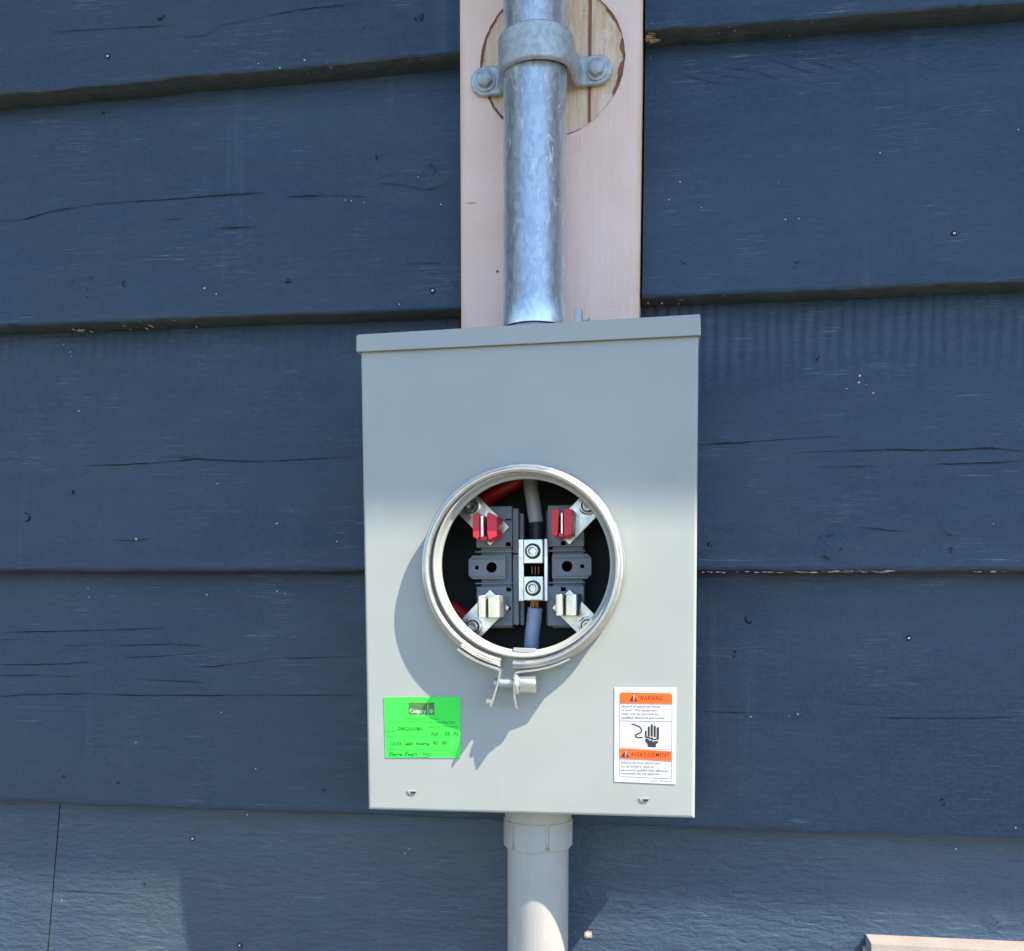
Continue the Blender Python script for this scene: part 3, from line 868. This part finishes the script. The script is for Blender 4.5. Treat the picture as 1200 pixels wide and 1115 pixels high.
# cover with round hole
b = PB()
N = 128; rh = .0845
prev = None
def sq(a, hw, h0, h1):
    dx, dz = cos(a), sin(a); ts = []
    if dx > 1e-9: ts.append((hw - HC[0]) / dx)
    if dx < -1e-9: ts.append((-hw - HC[0]) / dx)
    if dz > 1e-9: ts.append((h1 - HC[1]) / dz)
    if dz < -1e-9: ts.append((h0 - HC[1]) / dz)
    t = min(ts); return (HC[0] + dx * t, HC[1] + dz * t)
hw, h0, h1 = W2 - .0028, -H2 + .0028, H2 - .014
angs = sorted(set([2 * pi * i / N for i in range(N)] + [math.atan2(z - HC[1], x - HC[0]) % (2 * pi) for x in (-hw, hw) for z in (h0, h1)]))
NA = len(angs)
inner = [(HC[0] + rh * cos(a), 0, HC[1] + rh * sin(a)) for a in angs]
midr = [(HC[0] + (rh + .010) * cos(a), 0, HC[1] + (rh + .010) * sin(a)) for a in angs]
om = [sq(a, hw, h0, h1) for a in angs]
o1 = [(x, 0, z) for x, z in om]
def rim(e, y):
    res = []
    for x, z in om:
        xx = x + (e if abs(x - hw) < 1e-6 else -e if abs(x + hw) < 1e-6 else 0)
        zz = z + (e if abs(z - h1) < 1e-6 else -e if abs(z - h0) < 1e-6 else 0)
        res.append((xx, y, zz))
    return res
loops = [inner, midr, o1, rim(.0011, .0003), rim(.0020, .0010), rim(.0025, .0021), rim(.0028, .0034), rim(.0028, .014)]
vs = [p for lp_ in loops for p in lp_]
fs = [(l * NA + i, l * NA + (i + 1) % NA, (l + 1) * NA + (i + 1) % NA, (l + 1) * NA + i) for l in range(len(loops) - 1) for i in range(NA)]
b.add(vs, fs)
b.build("cover", 'box', smooth=9)
# drip cap
b = PB()
b.prism([(-.1548, .2040), (.1542, .2052), (.1548, .2058), (.1540, .2222), (.1530, .2230), (-.1538, .2194), (-.1552, .2180), (-.1554, .2046)], -.0042, -.0026)
b.prism([(-.1548, .2040), (-.1532, .2040), (-.1532, .2190), (-.1548, .2185)], -.0024, DEP)
b.prism([(.1526, .2052), (.1542, .2052), (.1542, .2222), (.1526, .2222)], -.0024, DEP)
b.prism([(-.1530, .2182), (.1524, .2212), (.1524, .2226), (-.1530, .2196)], -.0024, DEP)
b.build("drip_cap", 'box', bevel=.0007, smooth=40)
# drawn flange of the cover
b = PB()
b.lathe([(rh + .0006, .0006), (rh, -.0010), (rh - .0002, -.0025), (rh - .0002, -.0115), (.0838, -.0136), (.0828, -.0148), (.0818, -.0148), (.0810, -.0138), (.0803, -.0112),
         (.0797, -.0088), (.0790, -.0076), (.0782, -.0072), (.0775, -.0070), (.0771, -.0062), (.0773, -.0020), (.0795, .0010)], (HC[0], 0, HC[1]), n=160)
b.build("socket_flange", 'box', smooth=50)
# sealing ring
b = PB()
g0 = radians(-95.0); g1 = radians(-102.5 + 360)
CR = (-.0026, .0062)
prof = [(.0838, -.0152), (.0840, -.0166), (.0850, -.0180), (.0866, -.0186), (.0880, -.0182), (.0888, -.0168), (.0893, -.0158), (.0902, -.0156), (.0912, -.0150), (.0917, -.0138), (.0917, -.0050), (.0924, -.0044), (.0922, -.0034), (.0908, -.0036), (.0906, -.0130), (.0885, -.0146), (.0845, -.0148)]
b.lathe(prof, (CR[0], 0, CR[1]), a0=g0, a1=g1, n=170, closed=True)
ringo = b.build("sealing_ring", 'ring', smooth=50)
b = PB()
def rp(deg, r=.0932): return (CR[0] + r * cos(radians(deg)), CR[1] + r * sin(radians(deg)))
b.ribbon([rp(-128), rp(-122), rp(-116), rp(-110), (-.0240, -.0850), (-.0212, -.0866), (-.0212, -.0880), (-.0226, -.0960), (-.0262, -.1080), (-.0300, -.1190)], -.0222, -.0090, .0017)
b.build("clamp_tab", 'ring', ringo, smooth=35)
b = PB()
b.ribbon([rp(-62), rp(-68), rp(-74), (.0120, -.0858), (-.0030, -.0876), (-.0066, -.0884), (-.0080, -.0915), (-.0084, -.1000), (-.0078, -.1110), (-.0062, -.1205)], -.0222, -.0090, .0017)
b.build("clamp_tab", 'ring', ringo, smooth=35)
b = PB()
SY = -.0150; SZ = -.0985
pr = [(.0001, -.0285), (.0032, -.0282)]
x = -.0278
while x < -.0086:
    pr += [(.0038, x), (.0049, x + .0005)]; x += .0011
pr += [(.0038, -.0085)]
b.lathe(pr, (0, SY, SZ), axis='x', n=20)
b.lathe([(.0001, -.0074), (.0100, -.0074), (.0106, -.0066), (.0099, -.0050), (.0080, -.0038)], (0, SY, SZ), axis='x', n=28)
vs = []
for xx in (-.0046, .0092, .0108):
    for i in range(24):
        a = 2 * pi * i / 24
        r = (.0086 if (i % 4) < 2 else .0066) * (.9 if xx > .010 else 1)
        vs.append((xx, SY + r * cos(a), SZ + r * sin(a)))
b.add(vs, [(l * 24 + i, l * 24 + (i + 1) % 24, (l + 1) * 24 + (i + 1) % 24, (l + 1) * 24 + i) for l in range(2) for i in range(24)] + [tuple(range(48, 72))])
b.build("clamp_screw", 'flute', ringo, smooth=30)
b = PB()
b.prism([(-.0110, -.0663), (.0100, -.0672), (.0098, -.0710), (-.0106, -.0702)], -.0085, -.0074)
b.build("retaining_tab", 'box', bevel=.0004)
# embossed slots low on the cover
for sx_, sz_ in ((-.1095, -.2028), (.1077, -.2048)):
    b = PB()
    b.prism([(sx_ - .0048, sz_ + .0012), (sx_ + .0048, sz_ + .0012), (sx_ + .0032, sz_ - .0016), (sx_ - .0030, sz_ - .0018)], -.0010, .0)
    b.prism([(sx_ - .0016, sz_ + .0003), (sx_ + .0045, sz_ + .0004), (sx_ + .0030, sz_ - .0014), (sx_ - .0008, sz_ - .0014)], -.0013, -.0011, 1)
    b.build("embossed_slot", ['box', 'inner'], bevel=.0003)
# grounding screw on top
b = PB()
b.box(.0374, .0404, .030, .040, .2225, .2300)
b.box(.0412, .0482, .028, .040, .2240, .2425)
b.lathe([(.0001, .0482), (.0015, .0482), (.0015, .0540), (.0034, .0542), (.0034, .0556), (.0001, .0560)], (0, .034, .2315), axis='x', n=14)
b.build("bonding_lug", 'cast', bevel=.0006)

# ---- socket interior
b = PB(); b.box(-.148, .148, .0985, .1010, -.214, .208); b.build("shade_panel", 'inner', smooth=0)  # dark panel added to put the interior's shade into colour
def mirror(pts, m):
    return [(-x, z) for x, z in pts] if m else pts
for side in (0, 1):                                  # two moulded terminal blocks
    sg = 1 if side else -1
    if side == 0:
        xa, xb, xs_ = -.0544, -.0195, -.0145; tx0, tx1 = -.0614, -.0255
    else:
        xa, xb, xs_ = .0493, .0147, .0140; tx0, tx1 = .0565, .0190
    lo_x, hi_x = min(xa, xb), max(xa, xb)
    b = PB()
    inx = -.0085 if side == 0 else .0200             # inner rib
    b.box(min(lo_x + .004, .2), hi_x - .001, .047, .097, -.0500, .0655)                     # core
    b.box(lo_x, hi_x, .043, .0468, .0270, .0660)                                             # upper face
    b.box(lo_x, hi_x, .043, .0468, -.0482, -.0100)                                           # lower face
    b.box(lo_x - .001, hi_x + .001, .041, .0428, .0222, .0240)                               # ridges
    b.box(lo_x - .001, hi_x + .001, .041, .0428, -.0078, -.0062)
    if side == 0:
        b.box(xb + .0001, -.0138, .046, .097, .0215, .0640); b.box(xb + .0001, -.0138, .046, .097, -.0470, .0205)
        b.box(-.0136, -.0095, .053, .097, -.0475, .0600)
    else:
        b.box(.0118, .0146, .053, .097, -.0475, .0620)
    blk = b.build("terminal_block", 'block', bevel=.0007)
    b = PB()                                         # middle ear with two holes
    xl, xr = (tx0, tx1) if side == 0 else (tx1, tx0)
    c = .0040
    if side == 0:
        pl = [(xl, .0155), (xl + c, .0196), (xr, .0192), (xr, -.0030), (xl + c, -.0030), (xl, .0005)]
        holes = [(-.0534, .0082, .0019), (-.0390, .0081, .0050)]
        stp = (xl + .010, xr + .004)
    else:
        pl = [(xl, .0196), (xr - c, .0200), (xr, .0160), (xr, .0005), (xr - c, -.0036), (xl, -.0030)]
        holes = [(.0334, .0083, .0051), (.0478, .0082, .0019)]
        stp = (xl - .004, xr - .010)
    b.holed(pl, holes, .0395, .0415)
    b.box(xl + .003, xr - .002, .0382, .0394, .0158, .0168); b.box(xl + .003, xr - .002, .0382, .0394, -.0012, -.0002)
    b.build("mounting_ear", 'block', blk, bevel=.0004, smooth=30)
    b = PB(); b.box(xl + .004, xr - .001, .0425, .0428, -.001, .017); b.build("ear_hole_shade", 'void', blk, smooth=0)  # near-black plate: shade inside the ear holes put in as colour
    # steel bus brackets at 45 degrees, and their screws
    for vert in (0, 1):
        if side == 0:
            e1, e2, scw = ((-.0400, .0286), (-.0212, .0457), (-.0572, .0655)) if vert == 0 else ((-.0403, -.0128), (-.0216, -.0305), (-.0567, -.0480))
            if vert == 0: dv = Vector((-1, 1)) * .7071
            else: dv = Vector((-1, -1)) * .7071
        else:
            e1, e2, scw = ((.0359, .0284), (.0190, .0455), (.0533, .0643)) if vert == 0 else ((.0359, -.0133), (.0192, -.0307), (.0530, -.0475))
            if vert == 0: dv = Vector((1, 1)) * .7071
            else: dv = Vector((1, -1)) * .7071
        e1v, e2v = Vector(e1), Vector(e2)
        L = .052
        b = PB()
        b.holed([tuple(e1v), tuple(e2v), tuple(e2v + dv * L), tuple(e1v + dv * L)], [(scw[0], scw[1], .004)], .0372, .0392)
        br = b.build("bus_bracket", 'alu', blk, bevel=.0004, smooth=30)
        b = PB()
        b.lathe([(.0088, .0371), (.0088, .0355), (.0078, .0350), (.0066, .0350), (.0060, .0366)], (scw[0], 0, scw[1]), n=28)
        b.lathe([(.0058, .0368), (.0056, .0338), (.0048, .0330), (.0032, .0330), (.0030, .0350), (.0001, .0352)], (scw[0], 0, scw[1]), n=24, mi=1)
        b.build("terminal_screw", ['steel', 'steel'], blk, smooth=40)
        # near-black plates put in for the shade of slots beside the jaw
        b = PB()
        cx = -.0230 if side == 0 else .0295
        zz = .030 if vert == 0 else -.013
        b.box(cx - .0022, cx + .0022, .0422, .0429, zz - .0018, zz + .0018)
        if side == 0:
            b.box(cx - .0022, cx + .0022, .0422, .0429, zz - .0195, zz - .0165) if vert else b.box(cx - .003, cx + .003, .0422, .0429, zz + .0225, zz + .0238)
        b.build("slot_shade", 'void', blk, smooth=0)["kind"] = 'stuff'
        # spring jaws
        if vert == 0:
            u0, v0, v1 = (554, 601, 633) if side == 0 else (647, 599, 631)
            xL, zT = q(u0, v0, .005); _, zB = q(u0, v1, .005)
            leaf = [(.0062, .0105), (.0150, .0170)] if side == 0 else [(.0078, .0108), (.0142, .0165)]
        else:
            u0, v0, v1 = (558, 698, 724) if side == 0 else (651, 697, 722)
            xL, zT = q(u0, v0, .005); _, zB = q(u0, v1, .005)
            leaf = [(.0, .0084), (.0096, .0222)] if side == 0 else [(.0, .0072), (.0090, .0212)]
        for a0, a1 in leaf:
            b = PB()
            nseg = 10; xm = (a0 + a1) / 2; hw_ = (a1 - a0) / 2
            rnd = min(hw_, .0042)
            top = []
            for i in range(nseg + 1):
                u = -1 + 2 * i / nseg
                top.append((xL + xm + hw_ * u, .003 + (1 - math.sqrt(max(0, 1 - min(1, abs(u)) ** 2.6))) * rnd))
            dz0, dz1 = (zT - .0028, zB + .0030) if vert == 0 else (zT, zB)
            yb = .0370
            n_ = len(top)
            vs = [(x_, y_, z_) for z_ in (dz0, dz1) for x_, y_ in top] + [(top[0][0], yb, dz0), (top[-1][0], yb, dz0), (top[0][0], yb, dz1), (top[-1][0], yb, dz1)]
            fs = [(i, i + 1, n_ + i + 1, n_ + i) for i in range(n_ - 1)]
            fs += [(0, n_, 2 * n_ + 2, 2 * n_), (n_ - 1, 2 * n_ + 1, 2 * n_ + 3, 2 * n_ - 1)]
            fs += [tuple(range(n_)) + (2 * n_ + 1, 2 * n_), tuple(range(n_, 2 * n_)) + (2 * n_ + 3, 2 * n_ + 2)]
            b.add(vs, fs)
            b.build("jaw", 'tin', blk, bevel=.0004, smooth=40)
        if vert == 0:
            S = .000782 / 7.5                        # red safety covers on the upper jaws
            def rr(pts): return [(xL + (u - 105 - (700 if side else 0)) * S, zT - (v - 305 + (15 if side else 0)) * S) for u, v in pts]
            if side == 0:
                A = rr([(105, 335), (150, 305), (165, 328), (165, 515), (150, 540), (108, 515)])
                B = rr([(235, 330), (250, 305), (325, 340), (320, 515), (250, 548), (235, 490)])
                Cc = rr([(166, 512), (234, 512), (234, 545), (166, 545)])
            else:
                A = rr([(805, 300), (870, 285), (872, 300), (862, 500), (850, 525), (808, 515)])
                B = rr([(915, 305), (935, 285), (990, 295), (985, 505), (920, 530), (915, 480)])
                Cc = rr([(863, 495), (914, 495), (914, 527), (863, 527)])
            b = PB(); b.prism(A, .0008, .034); b.prism(B, .0008, .034); b.prism(Cc, .004, .034)
            b.build("safety_cover", 'red', blk, bevel=.0005, seg=2, smooth=40)
# neutral assembly between the blocks
b = PB()
b.box(-.0123, -.0070, .034, .060, -.0243, .0342); b.box(.0122, .0157, .034, .060, -.0243, .0342)
b.box(-.0069, .0121, .050, .060, -.0243, .0342)
neu = b.build("neutral_bar", 'alu', bevel=.0006)
for (z0, z1, zs) in ((.0111, .0336, .0224), (-.0234, -.0010, -.0121)):
    b = PB(); b.box(-.0064, .0117, .0285, .0499, z0, z1); b.build("lug", 'alu', neu, bevel=.0006)
    b = PB()
    b.lathe([(.0074, .0284), (.0074, .0276), (.0060, .0274)], (.0024, 0, zs), n=28, mi=1)
    b.lathe([(.0060, .0280), (.0058, .0248), (.0050, .0240), (.0040, .0240), (.0037, .0250)], (.0024, 0, zs), n=26)
    b.lathe([(.0037, .0250), (.0036, .0278)], (.0024, 0, zs), n=6, mi=1)
    b.lathe([(.0036, .0276), (.0001, .0277)], (.0024, 0, zs), n=26)
    b.build("lug_screw", ['alu', 'black'], neu)
b = PB(); b.box(-.0063, .0120, .036, .0495, -.0008, .0109); b.build("lug_gap_shade", 'void', neu, smooth=0)  # near-black block: shade between the lugs put in as colour
b = PB()
for i in range(3):
    xx = .0002 + i * .0031
    b.tube([(xx, .0362, .0085), (xx + .0006, .0355, .005), (xx, .0362, .001)], .0004, 8)
b.build("strand_bundle", 'copper', neu)
meter_top = None

# ---------------------------------------------------------------- cables inside the box
def cable(name, label, pts, rad, mat, bands=None):
    o = PB(); P = []
    pv = [Vector(p) for p in pts]
    for i in range(len(pv) - 1):                     # Catmull-Rom through the points
        p0 = pv[max(i - 1, 0)]; p1 = pv[i]; p2 = pv[i + 1]; p3 = pv[min(i + 2, len(pv) - 1)]
        for k in range(8):
            t = k / 8
            P.append(.5 * ((2 * p1) + (-p0 + p2) * t + (2 * p0 - 5 * p1 + 4 * p2 - p3) * t * t + (-p0 + 3 * p1 - 3 * p2 + p3) * t ** 3))
    P.append(pv[-1])
    base = P[0]
    t_ = tag(bthing(name, *base), label, "cable")
    m_ = MB(); m_.tube([p - base for p in P], rad, 22)
    m_.build("insulation", mat, t_)
    return t_, base
gc, base = cable("neutral_cable", "grey neutral cable dropping from the top into the upper centre lug", [(.004, .066, .225), (.001, .062, .15), (-.0025, .050, .095), (.0005, .046, .070), (.0035, .046, .0500)], .0070, 'greywire')
m_ = MB(); m_.tube([Vector(p) - base for p in ((.0035, .0455, .0500), (.0042, .0450, .0420), (.0040, .044, .0335))], [.0073, .0074, .0066], 20)
m_.build("tape_wrap", 'black', gc)
gc2, base = cable("neutral_cable", "blue grey neutral cable leaving the lower centre lug downwards", [(.0024, .044, -.0305), (.0008, .045, -.0450), (-.0010, .0445, -.0600), (-.0022, .048, -.090), (-.002, .060, -.16), (.002, .066, -.222)], .0072, 'bluewire')
m_ = MB()
for i in range(5):
    xx = -.0015 + (i % 5) * .0016
    m_.tube([Vector((xx + .0005, .041 + .002 * (i // 5), -.0240)) - base, Vector((xx + rng.uniform(-.001, .001), .0405 + .002 * (i // 5), -.0300)) - base, Vector((xx * .8, .044, -.0320)) - base], .0006, 8)
m_.build("strands", 'copper', gc2)
cable("red_cable", "thick red cable curving from the upper left terminal towards the top centre", [(-.066, .062, .0600), (-.050, .066, .0740), (-.030, .064, .0860), (-.010, .066, .0990), (.004, .068, .130), (.008, .070, .2)], .0078, 'redwire')
cable("red_cable", "short visible red cable at the lower left terminal behind the ring", [(-.058, .056, -.0480), (-.070, .058, -.0400), (-.085, .062, -.0300), (-.105, .068, -.035), (-.115, .075, -.08), (-.05, .075, -.21)], .0075, 'redwire')
cable("red_cable", "red cable behind the upper right terminal, hidden in the dark of the box", [(.058, .062, .060), (.070, .068, .085), (.050, .075, .13), (.020, .075, .2)], .0075, 'redwire')

# ---------------------------------------------------------------- stickers
gs = tag(bthing("inspection_sticker", -.0986, -.0004, -.1415), "fluorescent green inspection sticker with handwriting on the lower left of the box", "sticker")
def corner_sheet(pts, th=.0002):
    m_ = MB(); m_.prism(pts, 0, -th); return m_
ox, oz = -.0986, -.1415
pts = [(-.1354 - ox, -.1133 - oz), (-.0618 - ox, -.1127 - oz), (-.0624 - ox, -.1694 - oz), (-.1347 - ox, -.1707 - oz)]
corner_sheet(pts).build("paper", 'green', gs, smooth=0)
y1, y2 = -.00026, -.00032
k_ = .0736 / 860                                     # sticker artwork is drawn on an 860 x 690 field
def g(u, v): return (-.0368 + (u - 145) * k_, .0286 - (v - 158) * k_ * .975)
m_ = MB()
for u0, u1 in ((420, 632), (644, 710)):
    a, c = g(u0, 220), g(u1, 357)
    m_.add([(a[0], y1, c[1]), (c[0], y1, c[1]), (c[0], y1, a[1]), (a[0], y1, a[1])], [(0, 1, 2, 3)])
m_.build("logo_panel", 'greenprint', gs, smooth=0, recalc=False)
m_ = MB()
x_, z_ = g(432, 335); text_mesh(m_, "Calgary", .0050, x_, z_, y2, width=185 * k_, bold=.00008)
cx, cz = g(677, 315)
m_.lathe([(.0019, 0), (.0015, 0)], (cx, y2, cz), n=20)
for dx in (-.0006, 0, .0006):
    m_.add([(cx + dx - .0002, y2, cz - .0012), (cx + dx + .0002, y2, cz - .0012), (cx + dx + .0002, y2, cz + .0012), (cx + dx - .0002, y2, cz + .0012)], [(0, 1, 2, 3)])
m_.build("logo_lettering", 'stick', gs, smooth=0, recalc=False)
m_ = MB()
for s_, sz_, u, v, w in (("THIS IS TO CERTIFY THAT THE", .0015, 385, 410, 365), ("ELECTRICAL SERVICE HAS BEEN INSPECTED", .0030, 195, 455, 745), ("PERMIT NO.", .0015, 168, 530, 90), ("DATE", .0015, 168, 562, 100),
                         ("INSPECTED ON", .0016, 650, 508, 180), ("ADDRESS", .0015, 168, 622, 130), ("INSPECTOR", .0015, 168, 760, 120)):
    x_, z_ = g(u, v); text_mesh(m_, s_, sz_, x_, z_, y1, width=w * k_)
for (u0, u1, v) in ((165, 620, 600), (650, 985, 603), (165, 960, 750), (160, 275, 553), (655, 980, 487), (165, 640, 835)):
    a = g(u0, v); c = g(u1, v + 5)
    m_.add([(a[0], y1, c[1]), (c[0], y1, c[1]), (c[0], y1, a[1]), (a[0], y1, a[1])], [(0, 1, 2, 3)])
m_.build("printed_text", 'smallprint', gs, smooth=0, recalc=False)["kind"] = 'stuff'
m_ = MB()
for s_, sz_, u, v, w in (("DRK25-07801", .0046, 285, 538, 300), ("2025", .0042, 665, 590, 90), ("05", .0044, 815, 588, 65), ("02", .0042, 915, 584, 60),
                         ("13255", .0044, 200, 708, 130), ("Lake", .0050, 368, 704, 90), ("Inverne", .0046, 495, 702, 155), ("RD", .0044, 690, 692, 55), ("SE", .0042, 785, 690, 62),
                         ("Elenne", .0044, 190, 825, 150), ("Ewart", .0046, 372, 822, 140), ("TVC", .0044, 560, 822, 100)):
    x_, z_ = g(u, v); text_mesh(m_, s_, sz_, x_, z_, y2, width=w * k_, shear=.28, jitter=.0002, bold=.00008)
m_.build("handwriting", 'pen', gs, smooth=0, recalc=False)["kind"] = 'stuff'

ws = tag(bthing("warning_sticker", .1082, -.0004, -.1459), "white and orange bilingual warning sticker with hand icon on the lower right of the box", "sticker")
ox, oz = .1082, -.1459
pts = []
cor = [(.0804 - ox, -.1027 - oz), (.1361 - ox, -.1023 - oz), (.1358 - ox, -.1902 - oz), (.0804 - ox, -.1889 - oz)]
corner_sheet(cor).build("film", 'stick', ws, smooth=0)
k2 = .0557 / 625                                     # artwork on a 625 x 960 field
def h(u, v): return (-.0277 + (u - 86) * k2, .0432 - (v - 88) * k2 - (u - 400) * k2 * (-.002 + .028 * (v - 88) / 960))
def quad(m_, u0, v0, u1, v1, y):
    P = [h(u0, v1), h(u1, v1), h(u1, v0), h(u0, v0)]
    m_.add([(a, y, c) for a, c in P], [(0, 1, 2, 3)])
def poly(m_, pts, y):
    P = [h(u, v) for u, v in pts]
    m_.prism(P, y, y + .00003)
m_ = MB()
poly(m_, [(135, 250), (135, 160), (140, 146), (155, 138), (645, 142), (660, 150), (666, 165), (666, 256)], y1)
m_.build("orange_band", 'orange', ws, smooth=0)
m_ = MB()
poly(m_, [(135, 820), (135, 716), (666, 728), (666, 838)], y1)
m_.build("orange_band", 'orange', ws, smooth=0)
m_ = MB()
for a in ((133, 255, 139, 1000), (662, 258, 668, 1018), (139, 427, 662, 434), (139, 250, 662, 257), (139, 822, 662, 829), (150, 1004, 650, 1011), (139, 712, 662, 717)):
    quad(m_, *a, y1 - .00002)
m_.build("printed_border", 'purple', ws, smooth=0, recalc=False)
for u, v in ((278, 228), (196, 806)):
    m_ = MB(); poly(m_, [(u - 44, v), (u + 44, v), (u, v - 72)], y2); tri = m_.build("warning_triangle", 'darkred', ws, smooth=0)
    m_ = MB(); x_, z_ = h(u - 5, v - 12); text_mesh(m_, "!", .0062, x_, z_, y2 - .00006, bold=.0002)
    m_.build("exclamation_mark", 'stick', tri, smooth=0, recalc=False)["kind"] = 'stuff'
for s_, sz_, u, v, w in (("WARNING", .0058, 335, 216, 235), ("AVERTISSEMENT", .0056, 252, 795, 388)):
    m_ = MB(); x_, z_ = h(u, v); text_mesh(m_, s_, sz_, x_, z_, y2, width=w * k2, bold=.00004, space=1.12)
    m_.build("signal_word", 'darkred', ws, smooth=0)["kind"] = 'stuff'
m_ = MB()
for s_, u, v, w in (("Hazard of electrical shock", 153, 292, 392), ("or burn. This equipment", 153, 330, 360), ("must only be serviced by", 153, 368, 375), ("qualified electrical personnel.", 153, 408, 440),
                    ("Risque de choc électrique", 153, 872, 395), ("ou de brûlure. Seul un", 153, 912, 330), ("personnel qualifié doit effectuer", 153, 950, 480), ("l'entretien de cet appareil.", 153, 985, 390)):
    x_, z_ = h(u, v); text_mesh(m_, s_, .0031, x_, z_, y1, width=w * k2, bold=.00003)
x_, z_ = h(458, 1046); text_mesh(m_, "A6701-70070A/34", .0020, x_, z_, y1, width=205 * k2)
m_.build("printed_text", 'ink', ws, smooth=0, recalc=False)["kind"] = 'stuff'
m_ = MB()
def capsule(u, v0, v1, w):
    pl = [(u - w, v1), (u - w, v0 + w)] + [(u - w * cos(t * pi / 6), v0 + w - w * sin(t * pi / 6)) for t in range(1, 6)] + [(u + w, v0 + w), (u + w, v1)]
    poly(m_, pl, y2)
capsule(403, 522, 582, 9); capsule(433, 480, 582, 11); capsule(463, 458, 584, 11); capsule(493, 470, 590, 11); capsule(524, 486, 612, 12)
poly(m_, [(394, 583), (440, 585), (452, 596), (466, 590), (482, 606), (536, 600), (536, 612), (470, 622), (458, 610), (446, 616), (434, 600), (394, 600)], y2)
poly(m_, [(398, 606), (428, 608), (446, 628), (460, 618), (476, 634), (532, 624), (526, 645), (506, 662), (506, 694), (424, 692), (420, 660), (400, 642)], y2)
wire = [(258, 460), (300, 470), (345, 492), (364, 520), (352, 548), (318, 562), (296, 576), (302, 592), (330, 598), (372, 596)]
P = []
for i in range(len(wire) - 1):
    for t in range(5):
        P.append(tuple(Vector(wire[i]).lerp(Vector(wire[i + 1]), t / 5)))
P.append(wire[-1])
for a, c in zip(P[:-1], P[1:]):
    d = (Vector(c) - Vector(a)).normalized(); n_ = Vector((-d.y, d.x)) * 7
    poly(m_, [(a[0] + n_.x, a[1] + n_.y), (c[0] + d.x + n_.x, c[1] + d.y + n_.y), (c[0] + d.x - n_.x, c[1] + d.y - n_.y), (a[0] - n_.x, a[1] - n_.y)], y2)
m_.build("hand_icon", 'ink', ws, smooth=0)
